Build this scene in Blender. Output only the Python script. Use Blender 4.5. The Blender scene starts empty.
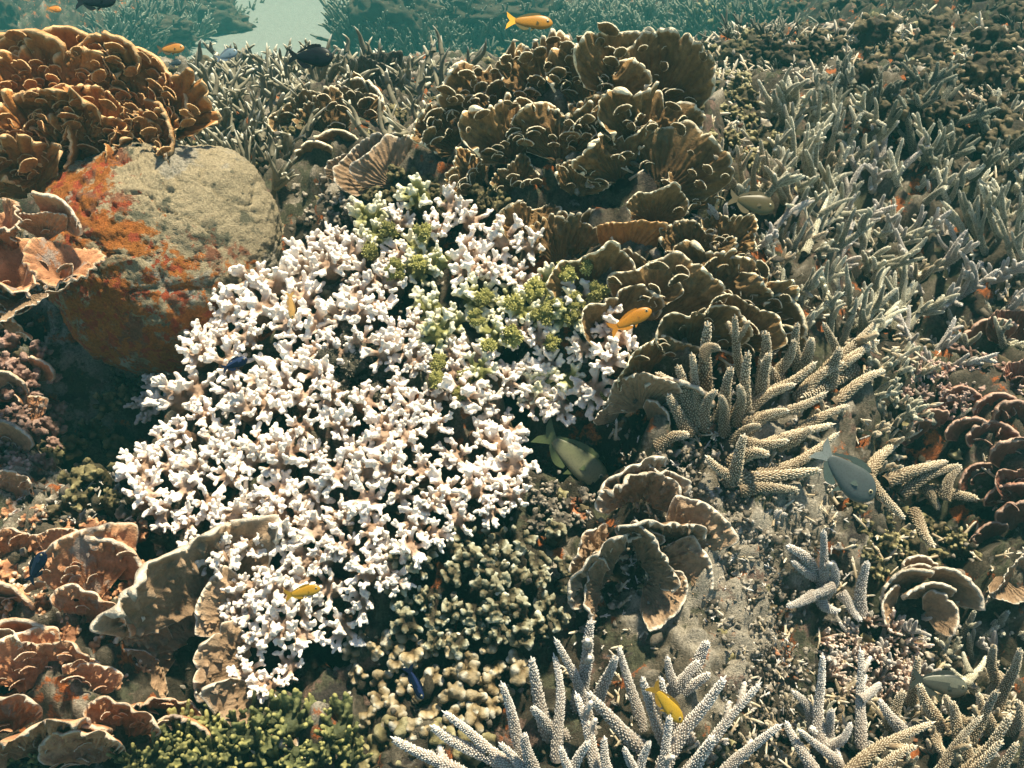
import bpy, math, random
import numpy as np
from mathutils import Vector, Matrix, noise as mnoise
S = bpy.context.scene
C = S.collection
rad = math.radians
# ------------------------------------------------------------------ camera
CAM = np.array([0.0, 0.0, 0.92]); PITCH = rad(38); F = 887.0
cd = bpy.data.cameras.new('camera'); cam = bpy.data.objects.new('camera', cd); C.objects.link(cam)
cam.location = CAM; cam.rotation_euler = (rad(90) - PITCH, 0, 0)
cd.sensor_width = 36; cd.lens = 36 * F / 1024; cd.clip_start = 0.02; cd.clip_end = 200
S.camera = cam
# ------------------------------------------------------------------ sky, sun, exposure
SUN_EL, SUN_AZ = rad(70), rad(38)          # azimuth: 0 = from +y (behind the reef), negative = from the left
w = bpy.data.worlds.new('World'); S.world = w; w.use_nodes = True
nt = w.node_tree; nt.nodes.clear()
sky = nt.nodes.new('ShaderNodeTexSky'); sky.sky_type = 'NISHITA'; sky.sun_disc = False
sky.sun_elevation = SUN_EL; sky.sun_rotation = SUN_AZ
bg = nt.nodes.new('ShaderNodeBackground'); bg.inputs[1].default_value = 0.06
wo = nt.nodes.new('ShaderNodeOutputWorld')
nt.links.new(sky.outputs[0], bg.inputs[0]); nt.links.new(bg.outputs[0], wo.inputs[0])
sl = bpy.data.lights.new('sun', 'SUN'); sl.energy = 5.0; sl.angle = rad(4.0); sl.color = (1.0, 0.875, 0.64)
so = bpy.data.objects.new('sun', sl); C.objects.link(so)
sd = Vector((math.sin(SUN_AZ) * math.cos(SUN_EL), math.cos(SUN_AZ) * math.cos(SUN_EL), math.sin(SUN_EL)))
so.rotation_euler = sd.to_track_quat('Z', 'Y').to_euler(); so.location = (0, 0, 3)
S.view_settings.view_transform = 'Standard'; S.view_settings.look = 'None'
S.view_settings.exposure = 1.02; S.view_settings.gamma = 1; S.view_settings.use_curve_mapping = False
S.cycles.volume_bounces = 0; S.cycles.max_bounces = 6; S.cycles.diffuse_bounces = 3

# ------------------------------------------------------------------ pixel -> place helpers
RT = np.array([1.0, 0, 0]); UP = np.array([0, math.sin(PITCH), math.cos(PITCH)])
FW = np.array([0, math.cos(PITCH), -math.sin(PITCH)]); BK = -FW
def sm(a, b, x):
    t = np.clip((x - a) / (b - a), 0, 1); return t * t * (3 - 2 * t)
MOUNDS = []
def H(x, y):
    x = np.asarray(x, float); y = np.asarray(y, float)
    z = 0.26 * sm(0.45, 1.35, y)
    z = z - 3.0 * sm(1.3, 9.5, y) * (1 - sm(0.35, 2.2, x - 0.10 * y)) + 1.45 * sm(5.6, 8.2, y) * (1 - sm(.35, 2.2, x - .1 * y)) * (1 - np.exp(-((x + 2.3) / .75) ** 4) * .8) * (1 - np.exp(-((x + 4.9) / .55) ** 4) * .8)
    z = z + 0.22 * sm(0.7, 2.2, x) * sm(1.1, 2.4, y)
    for mx, my, rx, ry, h in MOUNDS:
        z = z + h * np.exp(-(((x - mx) / rx) ** 2 + ((y - my) / ry) ** 2))
    return z
TS = np.concatenate([np.arange(0.35, 4, 0.004), np.arange(4, 20, 0.02)])
def raydir(px, py):
    return FW + RT * ((px - 512) / F) + UP * ((384 - py) / F)
def at(px, py, h=0.0):
    """the point h above the reef surface seen at that pixel"""
    d = raydir(px, py); P = CAM[None] + TS[:, None] * d[None]
    below = P[:, 2] < H(P[:, 0], P[:, 1]) + h
    i = int(np.argmax(below)) if below.any() else len(TS) - 1
    return P[i]
def depth(p): return float(np.dot(np.asarray(p) - CAM, FW))
def m_of(p, px): return px * depth(p) / F            # pixels -> metres at that place
def proj(p):
    v = np.asarray(p) - CAM; d = v @ FW
    return 512 + F * (v @ RT) / d, 384 - F * (v @ UP) / d
def mound(px, py, rx, ry, h):
    p = at(px, py); return (p[0], p[1], rx, ry, h)
_m = [mound(570, 215, .30, .20, .20), mound(690, 300, .22, .20, .12), mound(350, 420, .34, .30, .10),
      mound(455, 600, .14, .10, .04), mound(770, 430, .22, .18, .05), mound(60, 660, .16, .16, .07), mound(40, 420, .16, .12, .03),
      mound(105, 395, .10, .10, -.26), mound(545, 462, .05, .05, -.09), mound(950, 480, .10, .09, -.12),
      mound(330, 690, .05, .04, -.05), mound(290, 228, .05, .07, -.10), mound(190, 690, .05, .05, -.07), mound(730, 560, .12, .12, .04),
      mound(900, 140, .5, .35, .10), mound(780, 70, .35, .3, .10), mound(980, 560, .08, .08, .03), mound(990, 625, .06, .05, -.10), mound(710, 120, .1, .1, -.10),
      mound(850, 215, .3, .12, -.08), mound(960, 300, .2, .1, -.1), mound(330, 130, .25, .25, .06), mound(860, 650, .1, .1, -.05)]
MOUNDS += _m

# ------------------------------------------------------------------ noise
_rs = np.random.RandomState(7); PERM = _rs.permutation(512); GR = _rs.rand(512)
def vnoise(x, y, z=None):
    x = np.asarray(x, float); y = np.asarray(y, float)
    z = np.zeros_like(x) if z is None else np.asarray(z, float)
    xi, yi, zi = np.floor(x).astype(int), np.floor(y).astype(int), np.floor(z).astype(int)
    fx, fy, fz = x - xi, y - yi, z - zi
    fx, fy, fz = [t * t * (3 - 2 * t) for t in (fx, fy, fz)]
    def g(a, b, c): return GR[PERM[(PERM[(PERM[a & 511] + b) & 511] + c) & 511]]
    r = 0
    for dz in (0, 1):
        a = (g(xi, yi, zi + dz) * (1 - fx) + g(xi + 1, yi, zi + dz) * fx) * (1 - fy) + (g(xi, yi + 1, zi + dz) * (1 - fx) + g(xi + 1, yi + 1, zi + dz) * fx) * fy
        r = r + a * (fz if dz else 1 - fz)
    return r * 2 - 1
def fbm(x, y, z=None, o=4):
    r = 0; a = 1.0; s = 1.0
    for k in range(o):
        r = r + a * vnoise(x * s + 17 * k, y * s + 5 * k, None if z is None else z * s); a *= .5; s *= 2.07
    return r

# ------------------------------------------------------------------ meshes
def mesh(name, V, Fc, attrs=None, smooth=True):
    m = bpy.data.meshes.new(name)
    V = np.asarray(V, np.float32)
    if isinstance(Fc, np.ndarray):
        n, k = Fc.shape
        m.vertices.add(len(V)); m.vertices.foreach_set('co', V.ravel())
        m.loops.add(n * k); m.loops.foreach_set('vertex_index', Fc.astype(np.int32).ravel())
        m.polygons.add(n); m.polygons.foreach_set('loop_start', np.arange(0, n * k, k, dtype=np.int32))
        m.update(calc_edges=True)
    else:
        m.from_pydata([tuple(map(float, v)) for v in V], [], Fc)
    m.polygons.foreach_set('use_smooth', np.full(len(m.polygons), smooth))
    for k, a in (attrs or {}).items():
        at_ = m.attributes.new(k, 'FLOAT', 'POINT'); at_.data.foreach_set('value', np.asarray(a, np.float32))
    m.update(); return m
def tag(o, label=None, cat=None, group=None, kind=None):
    for k, v in (('label', label), ('category', cat), ('group', group), ('kind', kind)):
        if v: o[k] = v
    return o
def link(name, me, mt, parent=None, M=None):
    o = bpy.data.objects.new(name, me); C.objects.link(o)
    if mt is not None and me is not None:
        if len(me.materials) == 0: me.materials.append(None)
        o.material_slots[0].link = 'OBJECT'; o.material_slots[0].material = mt
    if parent is not None:
        o.parent = parent
        if M is not None: M = Matrix.Translation(-parent.location) @ M
    if M is not None: o.matrix_basis = M
    return o
def empty(name, p, label, cat, group=None):
    o = bpy.data.objects.new(name, None); C.objects.link(o); o.location = p; o.empty_display_size = .02
    return tag(o, label, cat, group)
def frame(origin, g, f, sx, sz=None, sy=None):
    """matrix whose local z is g, local -y looks along f"""
    g = Vector(g).normalized(); f = Vector(f); f = (f - f.dot(g) * g)
    f = f.normalized() if f.length > 1e-6 else g.orthogonal().normalized()
    y = -f; x = y.cross(g)
    sz = sx if sz is None else sz; sy = sx if sy is None else sy
    M = Matrix((( x.x * sx, y.x * sy, g.x * sz, origin[0]), (x.y * sx, y.y * sy, g.y * sz, origin[1]), (x.z * sx, y.z * sy, g.z * sz, origin[2]), (0, 0, 0, 1)))
    return M
def tube(P, R, n=8):
    P = np.asarray(P, float); T = np.gradient(P, axis=0); T /= np.linalg.norm(T, axis=1)[:, None] + 1e-9
    a = np.array([0, 0, 1.0]) if abs(T[0][2]) < .9 else np.array([1.0, 0, 0])
    u = np.cross(T[0], a); u /= np.linalg.norm(u); V = []
    th = np.arange(n) * 2 * math.pi / n
    for i in range(len(P)):
        u = u - (u @ T[i]) * T[i]; u /= np.linalg.norm(u); v = np.cross(T[i], u)
        V.append(P[i] + R[i] * (np.cos(th)[:, None] * u + np.sin(th)[:, None] * v))
    V = np.concatenate(V); F_ = []
    for i in range(len(P) - 1):
        for j in range(n):
            k = (j + 1) % n; F_.append((i * n + j, i * n + k, (i + 1) * n + k, (i + 1) * n + j))
    return V, F_
def ball_tube(p0, p1, r0, r1, n=8, k=5):
    """capsule-like tube with round end"""
    p0 = np.array(p0, float); p1 = np.array(p1, float); L = np.linalg.norm(p1 - p0); d = (p1 - p0) / L
    P = [p0 + d * L * i / k for i in range(k)]; R = [r0 + (r1 - r0) * i / k for i in range(k)]
    for a in (0, 35, 62, 82, 89.9):
        P.append(p1 + d * r1 * math.sin(rad(a))); R.append(r1 * math.cos(rad(a)))
    V, F_ = tube(P, R, n); q = len(P)
    F_.append(tuple(range((q - 1) * n, q * n))); F_.append(tuple(reversed(range(n))))
    return V, F_
class Buf:
    def __init__(s): s.V = []; s.F = []; s.A = []; s.n = 0
    def add(s, V, F_, a=0.0):
        s.V.append(np.asarray(V)); s.F += [tuple(i + s.n for i in f) for f in F_]
        s.A.append(np.broadcast_to(np.asarray(a, float), (len(V),))); s.n += len(V)
    def mesh(s, name, smooth=True): return mesh(name, np.concatenate(s.V), s.F, {'tip': np.concatenate(s.A)}, smooth)

# ------------------------------------------------------------------ materials
def N(t, ty, **kw):
    n = t.nodes.new(ty)
    for k, v in kw.items():
        if k.startswith('i_'): n.inputs[int(k[2:])].default_value = v
        else: setattr(n, k, v)
    return n
def coral_mat(name, cols, nscale=60, nvar=.45, bump=.5, bdist=.002, rough=.75, patches=(), rnd=.25, fine=900, spec=.25, mask=False):
    """cols: list of (position, rgb) over the attribute tip; patches: list of (rgb, scale, threshold)"""
    m = bpy.data.materials.new(name); m.use_nodes = True; t = m.node_tree; L = t.links.new
    b = t.nodes['Principled BSDF']; b.inputs['Roughness'].default_value = rough; b.inputs['Specular IOR Level'].default_value = spec
    geo = N(t, 'ShaderNodeNewGeometry'); pos = geo.outputs['Position']
    a = N(t, 'ShaderNodeAttribute', attribute_name='tip')
    r = N(t, 'ShaderNodeValToRGB'); e = r.color_ramp.elements
    while len(e) < len(cols): e.new(.5)
    for i, (p, c) in enumerate(cols): e[i].position = p; e[i].color = (*c, 1)
    n0 = N(t, 'ShaderNodeTexNoise'); n0.inputs['Scale'].default_value = nscale; n0.inputs['Detail'].default_value = 6; L(pos, n0.inputs['Vector'])
    # wobble the attribute so bands are uneven
    ad = N(t, 'ShaderNodeMath', operation='MULTIPLY_ADD'); ad.inputs[1].default_value = .35; ad.inputs[2].default_value = -.175
    L(n0.outputs['Fac'], ad.inputs[0]); a2 = N(t, 'ShaderNodeMath', operation='ADD'); L(a.outputs['Fac'], a2.inputs[0]); L(ad.outputs[0], a2.inputs[1])
    L(a2.outputs[0], r.inputs[0]); col = r.outputs[0]
    for k, (pc, ps, pt) in enumerate(patches):
        n1 = N(t, 'ShaderNodeTexNoise'); n1.inputs['Scale'].default_value = ps; n1.inputs['Detail'].default_value = 7; n1.inputs['Roughness'].default_value = .65
        mp = N(t, 'ShaderNodeMapping'); mp.inputs['Location'].default_value = (3.1 * k + 1.7, 7.7 * k, 1.3 * k); L(pos, mp.inputs[0]); L(mp.outputs[0], n1.inputs['Vector'])
        rr = N(t, 'ShaderNodeMapRange'); rr.inputs[1].default_value = pt - .015; rr.inputs[2].default_value = pt + .03; fo = n1.outputs['Fac']
        if mask and k > 1:
            ma = N(t, 'ShaderNodeAttribute', attribute_name='mask'); mm = N(t, 'ShaderNodeMath', operation='MULTIPLY_ADD'); L(ma.outputs['Fac'], mm.inputs[0]); mm.inputs[1].default_value = .228; mm.inputs[2].default_value = -.16
            m3 = N(t, 'ShaderNodeMath', operation='ADD'); L(fo, m3.inputs[0]); L(mm.outputs[0], m3.inputs[1]); fo = m3.outputs[0]
        L(fo, rr.inputs[0])
        mx = N(t, 'ShaderNodeMix', data_type='RGBA'); L(rr.outputs[0], mx.inputs[0]); L(col, mx.inputs[6]); mx.inputs[7].default_value = (*pc, 1); col = mx.outputs[2]
    # value variation
    n2 = N(t, 'ShaderNodeTexNoise'); n2.inputs['Scale'].default_value = fine * .35; n2.inputs['Detail'].default_value = 5; n2.inputs['Roughness'].default_value = .7; L(pos, n2.inputs['Vector'])
    s1 = N(t, 'ShaderNodeMapRange'); s1.inputs[1].default_value = .3; s1.inputs[2].default_value = .7; s1.inputs[3].default_value = 1 - nvar; s1.inputs[4].default_value = 1 + nvar * .7; L(n2.outputs['Fac'], s1.inputs[0])
    oi = N(t, 'ShaderNodeObjectInfo'); s2 = N(t, 'ShaderNodeMapRange'); s2.inputs[3].default_value = 1 - rnd; s2.inputs[4].default_value = 1 + rnd; L(oi.outputs['Random'], s2.inputs[0])
    mu = N(t, 'ShaderNodeMath', operation='MULTIPLY'); L(s1.outputs[0], mu.inputs[0]); L(s2.outputs[0], mu.inputs[1])
    vm = N(t, 'ShaderNodeVectorMath', operation='SCALE'); L(col, vm.inputs[0]); L(mu.outputs[0], vm.inputs['Scale'])
    L(vm.outputs[0], b.inputs['Base Color'])
    n3 = N(t, 'ShaderNodeTexNoise'); n3.inputs['Scale'].default_value = fine; n3.inputs['Detail'].default_value = 3; L(pos, n3.inputs['Vector'])
    bp = N(t, 'ShaderNodeBump'); bp.inputs['Strength'].default_value = bump; bp.inputs['Distance'].default_value = bdist
    sm_ = N(t, 'ShaderNodeMath', operation='ADD'); L(n3.outputs['Fac'], sm_.inputs[0]); L(n2.outputs['Fac'], sm_.inputs[1]); L(sm_.outputs[0], bp.inputs['Height'])
    L(bp.outputs[0], b.inputs['Normal'])
    return m
M_ = {}
M_['rock'] = coral_mat('reef_rock', [(0, (.018, .014, .010)), (.45, (.070, .056, .038)), (.8, (.20, .17, .125)), (1, (.44, .39, .31))], 22, .6, 1.0, .004, .9,
    patches=[((.10, .10, .06), 14, .56), ((.20, .13, .10), 19, .61), ((.26, .24, .20), 30, .63), ((.45, .14, .04), 20, .605), ((.05, .04, .035), 12, .60)], rnd=0)
M_['dark_rock'] = coral_mat('dark_reef_rock', [(0, (.03, .025, .018)), (.5, (.07, .058, .038)), (1, (.16, .13, .08))], 22, .6, 1.0, .004, .9, patches=[((.14, .09, .06), 18, .60)], rnd=.2)
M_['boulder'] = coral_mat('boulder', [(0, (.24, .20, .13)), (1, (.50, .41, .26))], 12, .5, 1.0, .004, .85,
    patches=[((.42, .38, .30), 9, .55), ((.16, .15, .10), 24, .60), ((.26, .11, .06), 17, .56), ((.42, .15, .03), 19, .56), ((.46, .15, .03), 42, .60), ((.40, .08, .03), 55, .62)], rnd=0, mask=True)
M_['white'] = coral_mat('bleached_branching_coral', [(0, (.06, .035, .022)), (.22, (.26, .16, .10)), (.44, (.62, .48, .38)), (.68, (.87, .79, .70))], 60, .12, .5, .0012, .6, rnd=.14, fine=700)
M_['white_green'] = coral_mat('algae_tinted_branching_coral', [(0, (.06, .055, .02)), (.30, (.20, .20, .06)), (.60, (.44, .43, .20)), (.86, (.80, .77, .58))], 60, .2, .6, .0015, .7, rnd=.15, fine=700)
M_['frilly'] = coral_mat('brown_plate_coral', [(0, (.04, .022, .010)), (.45, (.17, .095, .035)), (.78, (.38, .24, .10)), (.93, (.88, .78, .56))], 40, .4, .7, .002, .7, patches=[((.16, .13, .07), 22, .62)], rnd=.25, fine=600)  # brown coral, mid tones lowered to paint in the shade of its recesses
M_['golden'] = coral_mat('golden_brown_plate_coral', [(0, (.11, .04, .015)), (.5, (.36, .145, .04)), (.80, (.50, .23, .065)), (.97, (.74, .50, .26))], 40, .35, .6, .002, .7, rnd=.2, fine=500)
M_['peach'] = coral_mat('peach_plate_coral', [(0, (.14, .06, .03)), (.5, (.46, .22, .11)), (.85, (.56, .33, .18)), (.97, (.64, .54, .42))], 30, .35, .7, .002, .7, patches=[((.30, .24, .20), 20, .60)], rnd=.2, fine=500)
M_['cup'] = coral_mat('grey_brown_cup_coral', [(0, (.10, .06, .032)), (.5, (.30, .195, .115)), (.78, (.42, .31, .21)), (.97, (.70, .62, .50))], 40, .35, .7, .002, .7, rnd=.15, fine=500)
M_['maroon'] = coral_mat('maroon_plate_coral', [(0, (.06, .02, .012)), (.5, (.17, .065, .04)), (.85, (.30, .15, .10)), (.97, (.48, .34, .26))], 40, .35, .6, .002, .7, rnd=.3, fine=500)
M_['mauve'] = coral_mat('mauve_brown_coral', [(0, (.10, .05, .035)), (.5, (.32, .20, .16)), (1, (.50, .37, .31))], 40, .35, .6, .002, .7, rnd=.2, fine=500)
M_['stag'] = coral_mat('tan_staghorn_coral', [(0, (.10, .07, .045)), (.3, (.24, .17, .10)), (.6, (.52, .43, .29)), (.97, (.88, .82, .68))], 60, .22, .4, .001, .65, rnd=.18, fine=900)
M_['stag_pale'] = coral_mat('pale_staghorn_coral', [(0, (.22, .18, .15)), (.3, (.36, .31, .26)), (.6, (.60, .56, .50)), (.97, (.90, .88, .85))], 60, .2, .4, .001, .65, rnd=.12, fine=900)
M_['stag_dark'] = coral_mat('olive_grey_staghorn_coral', [(0, (.12, .105, .07)), (.3, (.30, .275, .19)), (.6, (.58, .55, .42)), (.97, (.86, .86, .74))], 60, .3, .4, .001, .7, rnd=.3, fine=600)
M_['stag_murk'] = coral_mat('murk_darkened_staghorn_coral', [(0, (.05, .05, .035)), (.3, (.11, .11, .08)), (.6, (.20, .20, .15)), (.97, (.42, .44, .36))], 60, .3, .4, .001, .7, rnd=.4, fine=600)  # colour darkened to stand in for water murk and upper right gloom
M_['stag_rust'] = coral_mat('rusty_finger_coral', [(0, (.10, .05, .03)), (.3, (.25, .15, .10)), (.6, (.44, .31, .24)), (.97, (.60, .50, .42))], 60, .3, .4, .001, .7, rnd=.2, fine=600)
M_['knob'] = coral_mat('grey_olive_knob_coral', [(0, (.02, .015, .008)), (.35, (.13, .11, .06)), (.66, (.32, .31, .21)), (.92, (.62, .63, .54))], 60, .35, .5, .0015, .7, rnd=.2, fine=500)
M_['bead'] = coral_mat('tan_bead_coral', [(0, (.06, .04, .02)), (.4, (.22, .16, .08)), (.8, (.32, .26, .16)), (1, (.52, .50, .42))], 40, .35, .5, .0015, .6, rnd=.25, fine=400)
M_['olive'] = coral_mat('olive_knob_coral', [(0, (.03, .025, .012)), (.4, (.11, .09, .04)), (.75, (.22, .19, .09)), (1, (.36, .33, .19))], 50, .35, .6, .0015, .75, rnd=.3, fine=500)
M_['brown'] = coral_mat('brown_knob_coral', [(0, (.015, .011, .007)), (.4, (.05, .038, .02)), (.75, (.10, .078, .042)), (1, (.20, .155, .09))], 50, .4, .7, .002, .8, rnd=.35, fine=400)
M_['algae'] = coral_mat('green_algae', [(0, (.06, .055, .018)), (.5, (.24, .23, .06)), (1, (.56, .53, .20))], 50, .4, .7, .002, .85, rnd=.3, fine=500)
M_['turf'] = coral_mat('grey_algal_turf', [(0, (.04, .035, .025)), (.5, (.10, .09, .065)), (1, (.20, .18, .14))], 70, .5, 1, .003, .9, rnd=.25, fine=500)
M_['green_finger'] = coral_mat('green_finger_coral', [(0, (.02, .022, .008)), (.5, (.065, .075, .032)), (.85, (.13, .135, .05)), (.99, (.30, .28, .10))], 50, .3, .5, .0015, .7, rnd=.3, fine=500)
M_['rubble'] = coral_mat('coral_rubble', [(0, (.06, .05, .04)), (.5, (.20, .17, .13)), (1, (.48, .43, .36))], 35, .5, .7, .002, .85, patches=[((.36, .15, .07), 16, .64)], rnd=.3, fine=500)
M_['sand'] = coral_mat('pale_sand', [(0, (.18, .19, .17)), (1, (.24, .25, .22))], 6, .15, .6, .01, .9, rnd=0, fine=60)
def plain(name, col, rough=.5, col2=None, emis=0):
    m = bpy.data.materials.new(name); m.use_nodes = True; t = m.node_tree; b = t.nodes['Principled BSDF']; b.inputs['Roughness'].default_value = rough; b.inputs['Specular IOR Level'].default_value = .12 if max(col) < .03 and rough > .3 else .4
    tc = N(t, 'ShaderNodeTexCoord'); sp = N(t, 'ShaderNodeSeparateXYZ'); t.links.new(tc.outputs['Object'], sp.inputs[0])
    mr = N(t, 'ShaderNodeMapRange'); mr.inputs[1].default_value = -.12; mr.inputs[2].default_value = .14; t.links.new(sp.outputs[2], mr.inputs[0])
    vo = N(t, 'ShaderNodeTexVoronoi'); vo.inputs['Scale'].default_value = 38; t.links.new(tc.outputs['Object'], vo.inputs['Vector'])
    mx = N(t, 'ShaderNodeMix', data_type='RGBA'); mx.inputs[6].default_value = (*(col2 or [c * 1.25 for c in col]), 1); mx.inputs[7].default_value = (*col, 1); t.links.new(mr.outputs[0], mx.inputs[0])
    v2 = N(t, 'ShaderNodeMapRange'); v2.inputs[2].default_value = .6; v2.inputs[3].default_value = .8; v2.inputs[4].default_value = 1.12; t.links.new(vo.outputs['Distance'], v2.inputs[0])
    vm = N(t, 'ShaderNodeVectorMath', operation='SCALE'); t.links.new(mx.outputs[2], vm.inputs[0]); t.links.new(v2.outputs[0], vm.inputs['Scale']); t.links.new(vm.outputs[0], b.inputs['Base Color'])
    return m

# ------------------------------------------------------------------ seabed
def build_seabed():
    ny, nx = 680, 560
    y = 0.28 * (16 / 0.28) ** np.linspace(0, 1, ny); u = np.linspace(-1, 1, nx)
    Y = np.repeat(y[:, None], nx, 1); X = u[None] * (0.55 + 0.85 * Y)
    Z = H(X, Y)
    r1 = fbm(X * 9, Y * 9, o=3); r2 = fbm(X * 34 + 9, Y * 34, o=4)
    ridg = 1 - np.abs(fbm(X * 20 + 3, Y * 20 + 8, o=3))
    far = sm(2.0, 5.0, Y)
    Z = Z + 0.022 * r1 * (1 + 2 * far) + 0.009 * r2 * (1 + 2 * far) + 0.02 * (ridg - .6)
    pit = np.clip(fbm(X * 14 + 40, Y * 14 + 11, o=2) - .45, 0, 1); Z = Z - .10 * pit
    nf = 1 - sm(2.5, 4, Y); r3 = fbm(X * 95 + 5, Y * 95, o=2); Z = Z + nf * (.0045 * r3 + .010 * np.abs(fbm(X * 48, Y * 48 + 7, o=2)))
    X = X + nf * .006 * vnoise(X * 60, Y * 60 + 50); r2 = r2 + .4 * r3
    V = np.stack([X, Y, Z], -1).reshape(-1, 3)
    i = np.arange((ny - 1) * nx).reshape(ny - 1, nx)[:, :-1].ravel()
    Fq = np.stack([i, i + 1, i + nx + 1, i + nx], 1)
    pale = np.zeros_like(X)
    for px, py, rx, ry in ((745, 600, .07, .12), (655, 600, .06, .06), (335, 190, .07, .06), (800, 490, .08, .07), (40, 480, .10, .08), (560, 560, .05, .05), (700, 540, .05, .06), (60, 350, .08, .08)):
        q = at(px, py); pale = np.maximum(pale, np.exp(-(((X - q[0]) / rx) ** 2 + ((Y - q[1]) / ry) ** 2)))
    tip = np.clip(.42 + .35 * r2 + .25 * r1 - 1.5 * pit + .78 * pale - .3 * sm(.4, .9, X) * sm(1.5, 2.0, Y), 0, 1).ravel()
    o = link('seabed', mesh('seabed', V, Fq, {'tip': tip}), M_['rock']); tag(o, kind='structure')
    n = 60; g = np.linspace(-1, 1, n); X, Y = np.meshgrid(g * 28, 8 + g * 24 + 0 * g)
    Zs = -1.72 + 0.02 * fbm(X * .8, Y * .8)
    i = np.arange((n - 1) * n).reshape(n - 1, n)[:, :-1].ravel()
    o = link('sand', mesh('sand', np.stack([X, Y, Zs], -1).reshape(-1, 3), np.stack([i, i + 1, i + n + 1, i + n], 1), {'tip': np.full(n * n, .5)}), M_['sand'])
    tag(o, kind='structure')
build_seabed()

# ------------------------------------------------------------------ prototypes
R_ = random.Random(11)
def sph(c, r, n=8):
    return ball_tube(np.array(c) - [0, 0, r * .3], np.array(c) + [0, 0, r * .05], r * .8, r, n, 2)
def remeshed(buf, voxel, disp=.03, dscale=9, tipf=None, seed=0):
    me = buf.mesh('tmp'); o = bpy.data.objects.new('tmp', me); C.objects.link(o)
    md = o.modifiers.new('r', 'REMESH'); md.mode = 'VOXEL'; md.voxel_size = voxel; md.use_smooth_shade = True
    dg = bpy.context.evaluated_depsgraph_get(); ev = o.evaluated_get(dg); m2 = bpy.data.meshes.new_from_object(ev)
    n = len(m2.vertices); co = np.empty(n * 3, np.float32); m2.vertices.foreach_get('co', co); co = co.reshape(-1, 3)
    no = np.empty(n * 3, np.float32); m2.vertices.foreach_get('normal', no); no = no.reshape(-1, 3)
    d = vnoise(co[:, 0] * dscale + seed * 9, co[:, 1] * dscale, co[:, 2] * dscale)
    tip = tipf(co); co = co + no * (disp * d)[:, None]
    m2.vertices.foreach_set('co', co.astype(np.float32).ravel())
    a = m2.attributes.new('tip', 'FLOAT', 'POINT'); a.data.foreach_set('value', tip.astype(np.float32))
    m2.polygons.foreach_set('use_smooth', np.ones(len(m2.polygons), bool)); m2.update()
    bpy.data.objects.remove(o); return m2
def rdir(rng, up=.3, spread=1.0):
    a = rng.uniform(0, 2 * math.pi); e = rng.uniform(up, 1.2)
    return np.array([math.cos(a) * math.cos(e) * spread, math.sin(a) * math.cos(e) * spread, math.sin(e)])
def nrm(v): v = np.asarray(v, float); return v / (np.linalg.norm(v) + 1e-9)
def white_clump(seed):
    rng = random.Random(seed); b = Buf(); k = rng.randint(6, 8); a0 = rng.uniform(0, 6.28)
    b.add(*ball_tube((0, 0, -1.3), (0, 0, -.42), .42, .40, 8, 4))
    for i in range(k + 2):
        a = a0 + i * 6.283 / k + rng.uniform(-.3, .3); e = rng.uniform(.25, .75) if i < k else rng.uniform(1.1, 1.5)
        d = np.array([math.cos(a) * math.cos(e), math.sin(a) * math.cos(e), math.sin(e) * .85]); L = rng.uniform(.6, .85)
        p0 = np.array([0, 0, -.3]); b.add(*ball_tube(p0, p0 + d * L, .13, .10, 7, 4))
        for j in range(rng.randint(4, 6)):
            d2 = nrm(d * .9 + np.array([rng.uniform(-.8, .8), rng.uniform(-.8, .8), rng.uniform(.1, .9)]))
            q = p0 + d * L * rng.uniform(.45, 1.0); L2 = rng.uniform(.24, .42); q2 = q + d2 * L2
            b.add(*ball_tube(q, q2, .085, rng.uniform(.065, .085), 7, 3))
            if rng.random() < .5:
                d3 = nrm(d2 + np.array([rng.uniform(-.9, .9), rng.uniform(-.9, .9), .2])); m = q + d2 * L2 * .55; b.add(*ball_tube(m, m + d3 * .17, .07, .06, 7, 2))
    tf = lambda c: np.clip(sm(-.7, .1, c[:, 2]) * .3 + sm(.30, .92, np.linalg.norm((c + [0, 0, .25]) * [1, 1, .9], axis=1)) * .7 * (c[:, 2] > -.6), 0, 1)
    return remeshed(b, .036, .022, 14, tf, seed)
def knob_clump(seed, k=9, r=.26, voxel=.065, bumps=3):
    rng = random.Random(seed); b = Buf(); b.add(*ball_tube((0, 0, -1.0), (0, 0, -.1), .5, .45, 8, 3))
    for i in range(k):
        d = rdir(rng, .05); L = rng.uniform(.55, .8); p = d * L * [1, 1, .8]
        b.add(*ball_tube((0, 0, -.2), p, .2, r * rng.uniform(.75, 1.1)))
        for j in range(bumps):
            q = p + rdir(rng, -.2) * r * .9; b.add(*sph(q, r * rng.uniform(.4, .6), 7))
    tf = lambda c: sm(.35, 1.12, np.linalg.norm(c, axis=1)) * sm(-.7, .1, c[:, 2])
    return remeshed(b, voxel, .03, 12, tf, seed)
def finger_clump(seed, k=15, r=.09, L0=1.2):
    rng = random.Random(seed); b = Buf(); b.add(*ball_tube((0, 0, -.6), (0, 0, 0), .5, .4, 8, 3))
    for i in range(k):
        x, y = rng.uniform(-.6, .6), rng.uniform(-.6, .6); L = rng.uniform(.6, 1) * L0
        p1 = np.array([x * 1.5 + rng.uniform(-.1, .1), y * 1.5 + rng.uniform(-.1, .1), L])
        b.add(*ball_tube((x * .6, y * .6, -.1), p1, r * 1.2, r))
        if rng.random() < .7:
            q = np.array([x * .6, y * .6, -.1]) * .4 + p1 * .6; b.add(*ball_tube(q, q + nrm([rng.uniform(-1, 1), rng.uniform(-1, 1), 1]) * .3, r, r * .8))
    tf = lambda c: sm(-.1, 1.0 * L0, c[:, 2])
    return remeshed(b, .05, .025, 12, tf, seed)
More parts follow.
